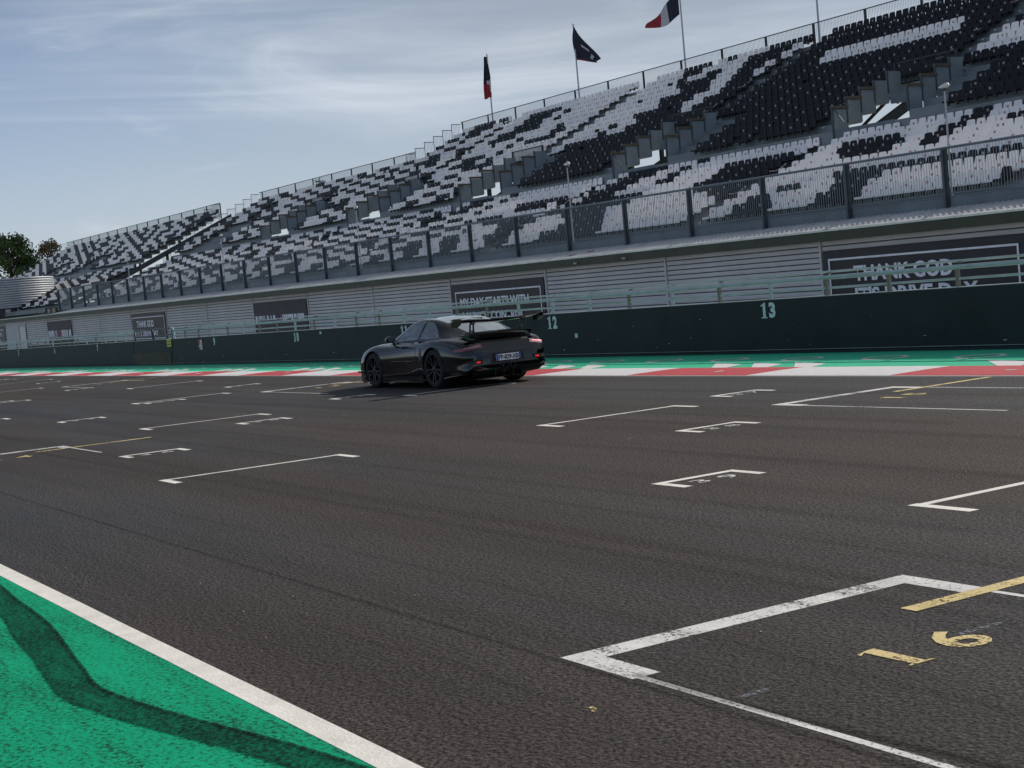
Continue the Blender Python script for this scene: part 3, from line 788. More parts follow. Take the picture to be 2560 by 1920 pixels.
# understructure
for c in VOM:
    for xx in (c-VW-.12, c+VW+.12, c+8.6):
        mb = MB(); a, b_ = Vector(LV(xx, 48.9, 6.55)), Vector(LV(xx, 62.8, 13.5))
        mb.hexa([a+Vector((-.11,0,-.5)), a+Vector((.11,0,-.5)), b_+Vector((.11,0,-.5)), b_+Vector((-.11,0,-.5)), a+Vector((-.11,0,0)), a+Vector((.11,0,0)), b_+Vector((.11,0,0)), b_+Vector((-.11,0,0))])
        sbuild(mb, 'raker_beam', M['steel_dark'])
        for yy, zz in ((55.0, 9.2), (62.5, 12.9)):
            mb = MB(); mb.box(xx-.12, xx+.12, yy-.12, yy+.12, -.5, zz, fn=LV); sbuild(mb, 'column', M['steel_dark'])
    mb = MB(); mb.beam(LV(c+VW+.12, 55.0, 6.4), LV(c-VW-.12, 58.5, 10.2), .14, .14); mb.beam(LV(c-VW, 55.0, 8.05), LV(c+VW, 55.0, 8.05), .12, .16); mb.beam(LV(c-VW-.12, 62.5, 6.0), LV(c+8.6, 62.5, 12.0), .14, .14)
    sbuild(mb, 'brace', M['steel_dark'])
# vomitories: side walls stepping up with the rake, timber caps, back wall with railing
for c in VOM:
    for s, xw, js, caps in ((-1, c-1.55, range(0, 5), (0, 1, 2)), (1, c+2.2, range(1, 5), (1, 2, 3))):
        for j in js:
            Y, z = ROWS[11+j]; y0 = Y-.32; zt = z-.43
            z_lo = zt-(.5 if j == 0 else .04)
            mb = MB(); mb.box(xw-.02, xw+.02, y0+.04, y0+.86, z_lo, zt+1.0, fn=LV); sbuild(mb, 'vomitory_panel', M['panel'])
            mb = MB(); mb.box(xw-.045, xw+.045, y0-.04, y0+.035, z_lo, zt+1.03, fn=LV); sbuild(mb, 'panel_post', M['post_steel'])
            if j in caps:
                mb = MB(); mb.box(xw-.09, xw+.09, y0-.06, y0+.95, zt+1.03, zt+1.15, fn=LV); sbuild(mb, 'timber_cap', M['wood'])
    Y = ROWS[15][0]+.58; zt = ROWS[16][1]-.43
    mb = MB(); mb.box(c-1.65, c+2.3, Y, Y+.06, 8.75, zt+.0, fn=LV); sbuild(mb, 'vomitory_back_wall', M['panel'])
    mb = MB(); mb.box(c-VW-.1, c+VW+.1, Y-.02, Y+.05, zt+.92, zt+.99, fn=LV)
    for i in range(33): mb.box(c-VW+i*.1125-.008, c-VW+i*.1125+.008, Y, Y+.02, zt, zt+.92, fn=LV)
    for e in (c-VW-.06, c+VW+.06): mb.box(e-.05, e+.05, Y-.05, Y+.05, zt-.9, zt+1.0, fn=LV)
    sbuild(mb, 'vomitory_rail', M['steel_dark'])
    mb = MB(); mb.box(c-.4, c+2.15, 51.0, 51.2, 8.55, 9.0, fn=LV); sbuild(mb, 'lintel', M['steel'])
    mb = MB(); mb.beam(LV(c-VW+.1, 48.6, 8.7), LV(c-VW+.9, 48.6, 7.75), .03, .04); sbuild(mb, 'handrail', M['post_steel'])
# seats ----------------------------------------------------------------
def seat_mesh(badge, white):
    mb = MB()
    w = .232
    # pan with a rolled front lip
    pan = [(-.012,-.085),(-.018,-.03),(0,0),(.10,.0),(.22,-.018),(.34,-.012)]
    mb.grid([[(-w*(1 if y < .3 else .95), y, z) for y, z in pan], [(w*(1 if y < .3 else .95), y, z) for y, z in pan]])
    # back, slightly dished
    bk = [(.34,-.012),(.385,.05),(.41,.22),(.425,.385),(.435,.395)]
    mb.grid([[(x*(1 if z < .1 else .95 if z < .3 else .84), y + .02*abs(x)/w*-.6, z - (.02 if abs(x) > .15 and z > .3 else 0)) for y, z in bk] for x in (-w, -w*.6, 0, w*.6, w)])
    mb.face([(-w*.82,.442,.37),(w*.82,.442,.37),(w*.9,.43,-.03),(-w*.9,.43,-.03)])
    mb.box(-.06, .06, .08, .17, -.22, -.012, 2)
    mb.box(-.06, .06, .17, .46, -.10, -.05, 2)
    if badge:
        N = 8; r = .062
        mb.face([(.0+r*cos(2*pi*i/N), .398, .215+r*sin(2*pi*i/N)) for i in range(N)], 1)
    return mb.mesh('seat', [M['seat_white'] if white else M['seat_black'], M['badge_red'] if white else M['badge_white'], M['steel_dark']])
SEAT = {(b, w): seat_mesh(b, w) for b in (0, 1) for w in (0, 1)}
def seat_present(k, x):
    if k >= 22 and x < SXT + .4: return False
    if k <= 10:
        c = -50.75 if x > -60 else None
        for n in range(-1, 6):
            if abs(x - (-50.75 - 17.55*n)) < .72: return False
        return True
    if k <= 15:
        for c in VOM + [VOM[-1]-17.35]:
            if c-3.55 < x < c+4.75: return False
        return True
    for c in VOM + [VOM[-1]-17.35]:
        if c-.05 < x < c+1.6 - .0: return False
    return True
allseats = []
for k in range(NR):
    bits = []
    for c in range(244):
        w = sum(1 for q in SEATS[k] if q <= c) % 2
        if c < 146 - 2.9*k:                  # regular brick pattern of the far half
            w = 1 if (c - 2*k) % 9 < 5 else 0
            if random.Random(((c - 2*k)//9)*53 + k*17).random() < .10: w = 1-w
        bits.append(w)
    for c in range(244):
        x = SX0 + .25 + .5*c
        if seat_present(k, x): allseats.append((k, c, x, bits[c]))
cp = Vector((0, 0, CAM_H))
def onscreen(x, y, z):
    d = Vector((x, y, z)) - cp; w = d.dot(fwd)
    return abs(d.dot(camR)/w) < .345 and abs(d.dot(camU)/w) < .26
cand = []
for s in allseats:
    Y, z = ROWS[s[0]]; p = LV(s[2], Y, z)
    if onscreen(*p): cand.append(((Vector(p)-cp).length, s))
cand.sort(key=lambda q: q[0])
near = set((q[1][0], q[1][1]) for q in cand[:300])
ARR = {}
for key, me in SEAT.items():
    co = np.empty(len(me.vertices)*3); me.vertices.foreach_get('co', co)
    ARR[key] = (co.reshape(-1,3), [tuple(p.vertices) for p in me.polygons], [p.material_index for p in me.polygons])
def join_seats(root, lst, name):
    V, Fc, Mi = [], [], []; off = 0
    mats = [M['seat_white'], M['badge_red'], M['steel_dark'], M['seat_black'], M['badge_white']]
    for (x, Y, z, w, bdg) in lst:
        co, fs, ms = ARR[(bdg, w)]
        V.append(co + np.array(LV(x, Y, z)))
        Fc += [tuple(i+off for i in f) for f in fs]; off += len(co)
        Mi += ms if w else [{0:3, 1:4, 2:2}[q] for q in ms]
    me = bpy.data.meshes.new(name); me.from_pydata(np.vstack(V).tolist(), [], Fc); me.polygons.foreach_set('material_index', Mi)
    for q in mats: me.materials.append(q)
    me.update()
    o = obj(name, me, root, -root.location); o['kind'] = 'stuff'
    return o
rest = []
sr = random.Random(11)
for k, c, x, w in allseats:
    Y, z = ROWS[k]; bdg = 1 if (c + k) % 2 == 0 and sr.random() < .85 else 0
    jit = sr.uniform(-.008, .008)
    if (k, c) in near: obj('seat', SEAT[(bdg, w)], gs, Vector(LV(x+jit, Y, z)) - gs.location)
    elif sr.random() < .985: rest.append((x+jit, Y, z, w, bdg))
join_seats(gs, rest, 'far_seats')
# white aisle markers and tape ends
mb = MB()
for n in range(-1, 5):
    for k in range(NR-1):
        xa = (-50.75-17.55*n) if k <= 10 else (VOM[0]-17.35*(n+1)+ (-3.1 if k <= 15 else .3))
        if k >= 22 and xa < SXT: continue
        Y, z = ROWS[k]; mb.box(xa-.05, xa+.07, Y-.35, Y-.325, z-.55, z-.43, fn=LV)
sbuild(mb, 'step_markers', M['galv'])['kind'] = 'stuff'
mb = MB()
for n in range(0, 5):
    for k in (3, 6, 13, 17, 20, 23):
        xa = (-50.75-17.55*n) if k <= 10 else (VOM[1]-17.35*n+ (-3.4 if k <= 15 else -.2))
        if k >= 22 and xa < SXT: continue
        Y, z = ROWS[k]; Y2, z2 = ROWS[min(k+1, NR-1)]
        for j in range(6):
            t0, t1 = j/6+.02, (j+1)/6-.02
            mb.beam(LV(xa-.3+.3*t0, Y+(Y2-Y)*t0, z+(z2-z)*t0+.1-.12*sin(pi*t0)), LV(xa-.3+.3*t1, Y+(Y2-Y)*t1, z+(z2-z)*t1+.1-.12*sin(pi*t1)), .01, .05)
sbuild(mb, 'barrier_tape', M['tape'])['kind'] = 'stuff'

# front balustrade: posts, rail, pickets
PX = [-35.13 - 4.556*k for k in range(-4, 26)]
for x in PX:
    mb = MB(); mb.box(x-.10, x+.10, YP-.10, YP+.02, 3.17, 5.10, fn=LV); mb.box(x-.05, x+.05, YP-.16, YP-.101, 3.17, 5.06, fn=LV); sbuild(mb, 'balustrade_post', M['post_steel'])
mb = MB(); mb.tube([LV(PX[-1]-.1, YP-.03, 5.13), LV(SX1, YP-.03, 5.13)], .045, 8); sbuild(mb, 'top_rail', M['steel'], smooth=True)
mb = MB(); mb.box(PX[-1], SX1, YP-.02, YP+.01, 3.60, 3.64, fn=LV); sbuild(mb, 'bottom_rail', M['steel'])
for i in range(len(PX)-1):
    xa, xb = PX[i+1]+.10, PX[i]-.10
    if xb > SX1: continue
    mb = MB(); n = 36
    for j in range(1, n):
        x = xa + (xb-xa)*j/n
        mb.box(x-.0055, x+.0055, YP-.02, YP-.008, 3.645, 5.09, fn=LV)
    sbuild(mb, 'picket_panel', M['picket'])
# back railing
def back_rail(root, x0, x1, k, x_ref=-66.75, step=4.25):
    Y, z = ROWS[k]; Yr = Y + .62; zt = z - .43
    mb = MB(); mb.box(x0, x1, Yr-.03, Yr+.03, zt+1.42, zt+1.47, fn=LV); sbuild(mb, 'top_rail', M['steel_dark'], root)
    mb = MB(); mb.box(x0, x1, Yr-.02, Yr+.02, zt+.12, zt+.16, fn=LV); sbuild(mb, 'bottom_rail', M['steel_dark'], root)
    j0 = math.ceil((x0-x_ref)/step); j1 = math.floor((x1-x_ref)/step)
    xsx = [x_ref+step*j for j in range(j0, j1+1)]
    for x in xsx:
        mb = MB(); mb.box(x-.05, x+.05, Yr-.05, Yr+.05, zt-.3, zt+1.42, fn=LV); sbuild(mb, 'rail_post', M['steel_dark'], root)
    ends = [x0] + xsx + [x1]
    for a, b_ in zip(ends[:-1], ends[1:]):
        if b_-a < .3: continue
        mb = MB(); n = max(2, int((b_-a)/.118))
        for j in range(1, n):
            x = a+(b_-a)*j/n; mb.box(x-.007, x+.007, Yr-.007, Yr+.007, zt+.16, zt+1.42, fn=LV)
        sbuild(mb, 'picket_panel', M['picket'], root)
back_rail(gs, SXT, SX1, NR-1)
back_rail(gs, SX0, SXT, 21)
def side_guard(root, x, k0, k1):
    for k in range(k0, k1+1):
        Y, z = ROWS[k]; zt = z-.43; y0 = Y-.32; y1 = y0+TREAD[k]
        mb = MB(); mb.box(x-.02, x+.02, y0, y1, zt+1.26, zt+1.31, fn=LV); mb.box(x-.02, x+.02, y0-.02, y0+.02, zt, zt+1.26, fn=LV)
        for j in range(1, 7):
            y = y0+(y1-y0)*j/7; mb.box(x-.007, x+.007, y-.007, y+.007, zt, zt+1.26, fn=LV)
        sbuild(mb, 'stepped_guard', M['steel_dark'], root)
side_guard(gs, SXT, 21, 26); side_guard(gs, SX0, 10, 21)

# second stand beyond the gap
g2 = empty('grandstand', (-186, 40, 3.5)); tag(g2, 'separate smaller grandstand at the far left with checkered seats', 'grandstand', 'grandstands')
S2A, S2B = -219.0, -155.5
deck(g2, S2A, S2B, 22)
lst = []
for k in range(22):
    Y, z = ROWS[k]
    n = int((S2B-S2A)/.5)
    for c in range(n):
        x = S2A+.25+.5*c
        if abs(x+183) < .7 or abs(x+200.5) < .7: continue
        if 9 <= k <= 14 and (abs(x+178) < 3.4 or abs(x+195) < 3.4): continue
        b = (c - k)//8
        w = 1 if (c - k) % 8 < 4 else 0
        if random.Random(b*37+k*101).random() < .28: w = 1-w
        lst.append((x, Y, z, w, 0))
join_seats(g2, lst, 'far_seats')
back_rail(g2, S2A, S2B, 21, -155.5, 4.25)
side_guard(g2, S2B, 18, 21); side_guard(g2, S2A, 14, 21)
for xx in (S2B-.1, S2B-16, S2B-32, S2A+.2):
    mb = MB(); a, b_ = Vector(LV(xx, 39.5, 2.9)), Vector(LV(xx, 59.6, 12.1))
    mb.hexa([a+Vector((-.13,0,-.55)), a+Vector((.13,0,-.55)), b_+Vector((.13,0,-.55)), b_+Vector((-.13,0,-.55)), a+Vector((-.13,0,0)), a+Vector((.13,0,0)), b_+Vector((.13,0,0)), b_+Vector((-.13,0,0))])
    sbuild(mb, 'raker_beam', M['steel_dark'], g2)
    for yy, zz in ((45,5.2),(52,8.3),(59,11.6)):
        mb = MB(); mb.box(xx-.13, xx+.13, yy-.13, yy+.13, -.5, zz, fn=LV); sbuild(mb, 'column', M['steel_dark'], g2)
mb = MB()
for j in range(6): mb.box(-152, -147.5, 46+.5*j, 46.1+.5*j, 5.6+.22*j, 5.68+.22*j, fn=LV)
sbuild(mb, 'stair_treads', M['galv'], g2)

# round clad tower at the left edge
tw = empty('clad_tower', (-178.0, 40.2, 0)); tag(tw, 'round grey clad tower block at the left edge in front of far stand', 'tower')
z0 = 5.05
for j in range(13):
    mb = MB(); zb = z0+.03 + j*.26
    mb.lathe([(5.12,zb),(5.2,zb+.02),(5.2,zb+.20),(5.12,zb+.225)], 48); o = mb.build('cladding_band', M['cladding'], tw, True)
mb = MB(); mb.lathe([(5.10,z0),(5.10,z0+3.4),(0,z0+3.4)], 48); mb.build('core', M['shutter_gap'], tw)
mb = MB(); mb.lathe([(4.9,z0-1.1),(4.9,z0)], 48); mb.build('window_band', M['black_metal'], tw)
for j in range(48):
    if j % 2: continue
    a = 2*pi*j/48; mb = MB(); mb.box(4.88, 4.94, -.28, .28, z0-.85, z0-.1); o = mb.build('window', M['cladding'] if j % 6 else M['door'], tw); o.rotation_euler.z = a

# ------------------------------------------------------------------ lamps, flagpoles, flags
for k, lab in enumerate(('nearest lamp post with white hood, at the right behind the balustrade', 'second lamp post from the right, white hood over black seats', 'third lamp post from the right, slim with white hood', 'fourth lamp post from the right, small with white hood', 'farthest lamp post, beside the gap between the stands')):
    x = -35.05 - 22.75*k
    lp = empty('lamp_post', LV(x, YP+.12, 3.2)); tag(lp, lab, 'lamp post', 'lamp posts along the balustrade')
    mb = MB(); mb.tube([(0,0,0),(0,0,3.82)], [.035,.028], 8); mb.build('pole', M['galv'], lp, True)
    mb = MB(); mb.tube([(0,0,3.80),(0,0,3.88)], .06, 8); mb.build('bracket', M['steel_dark'], lp, True)
    mb = MB()
    prof = [(a_*.62, b_*.62, c_*.62) for a_, b_, c_ in [(-.42,.02,.03),(-.38,.05,.06),(-.2,.10,.13),(.0,.14,.20),(.14,.155,.22),(.24,.14,.20),(.30,.09,.12),(.32,.01,.02)]]
    rings = []
    for px, hw, hh in prof:
        rings.append([(px, hw*cos(2*pi*i/12), 3.95 + .04*px + hh*(.8*sin(2*pi*i/12) if sin(2*pi*i/12) > 0 else .45*sin(2*pi*i/12))) for i in range(12)])
    mb.grid(rings, wrap=True); mb.face(rings[0]); mb.face(list(reversed(rings[-1]))); mb.build('lamp_head', M['lamp_white'], lp, True)
FY = 63.35
fl_lab = ('flagpole at the left end of the top row, carrying the limp tricolour', 'middle flagpole carrying the navy pennant', 'tall flagpole carrying the flying tricolour', 'rightmost flagpole, cut off by the top edge')
for x, zt, lab in ((-105.0, 20.5, fl_lab[0]), (-92.35, 20.5, fl_lab[1]), (-79.6, 20.5, fl_lab[2]), (-66.75, 20.5, fl_lab[3])):
    fp = empty('flagpole', LV(x, FY, 13.4)); tag(fp, lab, 'flagpole', 'flagpoles behind the top row')
    mb = MB(); mb.tube([(0,0,0),(0,0,zt-13.4)], [.07,.05], 10); mb.build('pole', M['galv'], fp, True)
    mb = MB(); mb.lathe([(.0,.10),(.05,.08),(.07,.04),(.05,0.0)], 10, 'z', (0,0,zt-13.4)); mb.build('finial', M['galv'], fp, True)
def flag(name, x, outline_fn, nu, nv, colour_fn, mats, lab):
    fo = empty(name, LV(x, FY, 17.5)); tag(fo, lab, 'flag', 'flags above the grandstand')
    P = [[outline_fn(u/nu, v/nv) for u in range(nu+1)] for v in range(nv+1)]
    by = {}
    for v in range(nv):
        for u in range(nu):
            by.setdefault(colour_fn((u+.5)/nu, (v+.5)/nv), []).append((v, u))
    for ci, cells in sorted(by.items()):
        mb = MB()
        for v, u in cells: mb.face([Vector(LV(x+q[0], FY+q[1], q[2])) - fo.location for q in (P[v][u], P[v][u+1], P[v+1][u+1], P[v+1][u])])
        o = mb.build(mats[ci][0], M[mats[ci][1]], fo, True)
        bm = bmesh.new(); bm.from_mesh(o.data); bmesh.ops.remove_doubles(bm, verts=bm.verts, dist=.001); bm.to_mesh(o.data); bm.free()
    return fo
tri = [('blue_band', 'flag_blue'), ('white_band', 'flag_white'), ('red_band', 'flag_red')]
# limp flag: hoist on the pole, fly hanging down
def limp(u, v):
    # u across the gathered cloth, v down it
    wl_ = .06 + .50*sin(pi*min(1, v*1.15)*.55)**1.3; z = 20.35 - 3.25*v - .25*abs(u-.5)*v
    return (-.10 + (u-.42)*wl_*1.7 - .12*v, -.12 - .13*sin(11*u + 2*v), z)
flag('flag', -105.0, limp, 16, 22, lambda u, v: 0 if v < .60 - .10*(u-.5) else (1 if v < .74 - .30*(.9-u) or (u > .72 and v < .86) else 2), tri, 'limp tricolour flag hanging down its pole, leftmost of the flags')
def navy(u, v):
    z = (20.4 - 2.9*u)*(1-v) + (17.95 - .75*u)*v
    return (.05 + 2.9*u*(1-.06*sin(3*v)) - .22*v*(1-u), -.16*sin(5*u+4*v), z)
flag('flag', -92.35, navy, 20, 18, lambda u, v: 1 if v > .93 else (2 if (.66 < u < .78 and .45 < v < .75) or (.28 < u < .55 and .36 < v < .43) else 0), [('navy_cloth', 'flag_blue'), ('red_border', 'flag_red'), ('white_mark', 'flag_white')], 'navy pennant with red lower border between the two tricolours')
def flying(u, v):
    # streams to the left, drooping
    z = (20.4 - 1.55*u**.8)*(1-v) + (18.75 - .25*u - .30*sin(pi*u))*v
    return (-.05 - 3.5*u, -.30*sin(6.5*u+1.5*v)*u - .1, z)
flag('flag', -79.6, flying, 20, 12, lambda u, v: min(2, int(u*3.05)), tri, 'tricolour flag streaming to the left, highest of the flags')

# ------------------------------------------------------------------ trees
def leaf_mat(name, col):
    m, n, l, b = node_mat(name)
    oi = n.new('ShaderNodeNewGeometry')
    f = nrange(n, l, oi.outputs['Random Per Island'], 0, 1, .55, 1.5)
    sc = n.new('ShaderNodeVectorMath'); sc.operation = 'SCALE'; sc.inputs[0].default_value = col; l.new(f, sc.inputs['Scale'])
    l.new(sc.outputs[0], b.inputs['Base Color']); b.inputs['Roughness'].default_value = .6
    b.inputs['Subsurface Weight'].default_value = 0.0
    return m
M['leaf'] = leaf_mat('green_foliage', (0.050, 0.088, 0.022))
M['leaf2'] = leaf_mat('brown_green_foliage', (0.12, 0.080, 0.032))
def tree(name, base, h, r, lm, lab, seed, n_clumps=46, leaves=70, crown0=.25, cone=.6, group='trees beyond the stands'):
    rt = random.Random(seed)
    t = empty(name, base); tag(t, lab, 'tree', group)
    mb = MB(); mb.tube([(0,0,-.5),(.1,0,h*.3),(-.05,.1,h*.6),(.05,0,h*.92)], [h*.024, h*.019, h*.012, h*.004], 8)
    cl = []
    for i in range(n_clumps):
        t_ = rt.random()**.85; z = h*(crown0 + (1-crown0)*t_)
        rr = r*((1-t_)**cone)*(.45+.6*rt.random()) + .12*r; a = rt.uniform(0, 2*pi)
        p = Vector((rr*cos(a), rr*sin(a), z)); cl.append((p, r*rt.uniform(.16,.30)))
        mb.tube([(0, 0, z*.86), (p.x*.6, p.y*.6, z*.95), tuple(p)], [h*.006, h*.004, h*.002], 5)
    mb.build('trunk', M['bark'], t)
    lv = MB()
    for p, cr_ in cl:
        for j in range(leaves):
            d = Vector((rt.gauss(0,1), rt.gauss(0,1), rt.gauss(0,.75)))
            d = d.normalized()*cr_*rt.random()**.4
            q = p + d; s = rt.uniform(.10,.22)*(.6+r/9)
            u = Vector((rt.gauss(0,1), rt.gauss(0,1), rt.gauss(0,1))).normalized(); w = u.orthogonal().normalized()*s*.55; u *= s
            lv.face([q-u, q-w, q+u, q+w])
    lv.build('crown', lm, t)
    return t
tree('broadleaf_tree', (-258, 59, 0), 18.2, 6.4, M['leaf'], 'tall dark green tree at the left edge beyond the far stand', 1, 130, 130, .12, .45)
tree('broadleaf_tree', (-256, 65.5, 0), 17.2, 4.0, M['leaf2'], 'reddish brown tree right of the dark green tree', 2, 70, 100, .15, .5)
tree('broadleaf_tree', (-262, 52, 0), 11.0, 6.0, M['leaf'], 'low green tree below the tall tree at the left edge', 4, 46, 70)
tree('broadleaf_tree', (-146.8, 67, 0), 15.6, 1.7, M['leaf'], 'thin leafy treetop showing behind the stepped guard', 3, 40, 26, .5, .3)

# ------------------------------------------------------------------ the car
M['car_paint'] = mat('black_car_paint', (0.0016, 0.0016, 0.0022), 0.035, spec=0.62, coat=0.15)
M['car_trim'] = mat('satin_black_trim', (0.008, 0.008, 0.009), 0.42)
M['carbon'] = mat('black_carbon_fibre', (0.010, 0.010, 0.011), 0.28, coat=0.6)
M['tyre'] = mat('tyre_rubber_black', (0.011, 0.011, 0.012), 0.8, var=0.2, vscale=8)
M['rim'] = mat('satin_black_rim', (0.007, 0.007, 0.008), 0.45, metal=0.2)
M['caliper'] = mat('dark_brake_metal', (0.05, 0.05, 0.055), 0.4, metal=0.8)
M['chrome'] = mat('polished_steel_pipe', (0.25, 0.25, 0.26), 0.25, metal=1.0)
M['interior'] = mat('dark_interior', (0.012, 0.012, 0.014), 0.7)
M['roof_paint'] = mat('grey_black_roof', (0.0016, 0.0016, 0.0022), 0.07, spec=0.35)
M['roof_sheen'] = mat('painted_sky_sheen_roof', (0.40, 0.43, 0.46), 0.10, metal=0.6, spec=0.9, coat=1.0)  # sky reflection painted as a pale metallic colour on the black roof
M['plate_white'] = mat('white_plate', (0.95, 0.95, 0.98), 0.35)
M['plate_blue'] = mat('blue_plate_band', (0.03, 0.10, 0.38), 0.4)
M['plate_ink'] = mat('plate_lettering', (0.01, 0.01, 0.012), 0.5)
M['lamp_red'] = mat('red_lamp_lens', (0.22, 0.03, 0.05), 0.12, coat=1.0)
M['lamp_clear'] = mat('pale_lamp_lens', (0.50, 0.30, 0.33), 0.10, coat=1.0)
def glow(name, col, e):
    m, n, l, b = node_mat(name); b.inputs['Base Color'].default_value = (*col, 1); b.inputs['Emission Color'].default_value = (*col, 1); b.inputs['Emission Strength'].default_value = e
    b.inputs['Roughness'].default_value = 0.15; return m
M['fog_glow'] = glow('lit_red_lamp', (0.6, 0.015, 0.02), 0.6)
M['tail_glare'] = glow('sun_glare_tail_lamp', (0.9, 0.36, 0.35), 0.7)  # glow stands in for sun glare on the right tail lamp
def glass_mat(name, base_col, alpha):
    m, n, l, b = node_mat(name)
    b.inputs['Base Color'].default_value = (*base_col, 1); b.inputs['Roughness'].default_value = 0.02; b.inputs['Specular IOR Level'].default_value = 1.0; b.inputs['IOR'].default_value = 2.2
    tr = n.new('ShaderNodeBsdfTransparent'); tr.inputs[0].default_value = (.72, .80, .84, 1); ms = n.new('ShaderNodeMixShader'); ms.inputs[0].default_value = alpha
    l.new(tr.outputs[0], ms.inputs[1]); l.new(b.outputs[0], ms.inputs[2]); l.new(ms.outputs[0], n['Material Output'].inputs['Surface'])
    return m
M['glass'] = glass_mat('light_painted_car_glass', (0.25, 0.29, 0.31), 0.52)  # pale base colour stands in for light seen through the windows
M['rear_glass'] = glass_mat('sky_painted_rear_glass', (0.24, 0.275, 0.30), 0.94)  # pale base colour stands in for sky reflected in the rear window

car = empty('sports_car', (-24.10, 13.72, 0), pi + .016)
tag(car, 'black sports coupe with large rear wing speeding left along the kerb', 'car')
def interp(xs, ys, x):
    """monotone-ish cubic Hermite"""
    xs = np.asarray(xs, float); ys = np.asarray(ys, float)
    m_ = np.gradient(ys, xs)
    i = int(np.clip(np.searchsorted(xs, x) - 1, 0, len(xs)-2)); h = xs[i+1]-xs[i]; t = (x-xs[i])/h
    return (2*t**3-3*t**2+1)*ys[i] + (t**3-2*t**2+t)*h*m_[i] + (-2*t**3+3*t**2)*ys[i+1] + (t**3-t**2)*h*m_[i+1]
# x (rear axle = 0), z centre, y shoulder, z shoulder, y widest, z widest, y sill, z sill, z bottom
ST = [(-1.105,.66,.52,.66,.72,.54,.76,.36,.30), (-1.06,.745,.58,.745,.80,.56,.82,.32,.27), (-.97,.835,.62,.815,.865,.58,.87,.29,.24), (-.84,.885,.68,.845,.905,.60,.90,.27,.22),
      (-.62,.925,.74,.868,.93,.62,.915,.25,.20), (-.35,.945,.785,.885,.94,.63,.92,.22,.17), (0,.945,.80,.890,.945,.63,.925,.20,.15), (.35,.925,.79,.872,.930,.64,.90,.19,.14),
      (.70,.905,.76,.845,.900,.64,.865,.18,.13), (1.2,.895,.735,.825,.875,.63,.85,.18,.13), (1.7,.895,.725,.820,.880,.62,.855,.18,.13), (2.10,.885,.715,.828,.905,.61,.885,.18,.13),
      (2.456,.835,.705,.832,.925,.60,.905,.18,.13), (2.75,.775,.68,.795,.92,.57,.905,.17,.12), (3.05,.705,.62,.715,.875,.50,.87,.16,.11), (3.28,.62,.50,.62,.76,.42,.77,.16,.11), (3.42,.52,.34,.52,.58,.36,.60,.18,.13)]
STX = [s[0] for s in ST]
def sect(x):
    zc, ys, zs, ym, zm, yl, zl, zb = [interp(STX, [s[i] for s in ST], x) for i in range(1, 9)]
    pts = [(0, zc), (ys*.45, zc + (zs-zc)*.15), (ys*.80, zc + (zs-zc)*.62 + .004), (ys, zs), (ys+.66*(ym-ys), zs-.22*(zs-zm)), (ym, zm), (ym-.006, zm-.5*(zm-zl)), (yl, zl), (yl-.05, zb), (yl*.5, zb-.005), (0, zb-.005)]
    return cr(pts, 4)
xs_b = sorted(set(list(np.linspace(-1.105, 3.42, 92)) + STX))
half = [sect(x) for x in xs_b]
mb = MB(); rows = []
for x, h in zip(xs_b, half):
    L_ = [(x, p[0], p[1]) for p in h]; R_ = [(x, -p[0], p[1]) for p in h[-2:0:-1]]
    rows.append(L_ + R_)
mb.grid(rows, wrap=True); mb.face(rows[0]); mb.face(list(reversed(rows[-1])))
bme = mb.mesh('body', [M['car_paint'], M['car_trim']], True)
bm = bmesh.new(); bm.from_mesh(bme); bmesh.ops.recalc_face_normals(bm, faces=bm.faces); bvh = BVHTree.FromBMesh(bm); bm.to_mesh(bme); bm.free()
body = obj('body', bme, car)
# wheel arches
FA, RA = 2.456, 0.0
cut = MB()
for xa, ra, za, yi in ((FA, .372, .345, .62), (RA, .388, .362, .58)):
    for s in (-1, 1):
        N = 40; a = [(xa+ra*cos(2*pi*i/N), s*yi, za+ra*sin(2*pi*i/N)) for i in range(N)]; b_ = [(p[0], s*1.3, p[2]) for p in a]
        n0 = len(cut.v); cut.grid([a, b_], wrap=True); cut.face(list(reversed(a))); cut.face(b_)
cme = cut.mesh('cutter', [M['car_trim']])
bm = bmesh.new(); bm.from_mesh(cme); bmesh.ops.recalc_face_normals(bm, faces=bm.faces); bm.to_mesh(cme); bm.free()
co = obj('cutter', cme, car)
md = body.modifiers.new('arches', 'BOOLEAN'); md.operation = 'DIFFERENCE'; md.solver = 'EXACT'; md.object = co
dg = bpy.context.evaluated_depsgraph_get(); dg.update()
nm = bpy.data.meshes.new_from_object(body.evaluated_get(dg)); body.modifiers.clear(); body.data = nm
bpy.data.objects.remove(co)
nm.polygons.foreach_set('use_smooth', [True]*len(nm.polygons))
try: nm.set_sharp_from_angle(angle=radians(38))
except Exception: pass

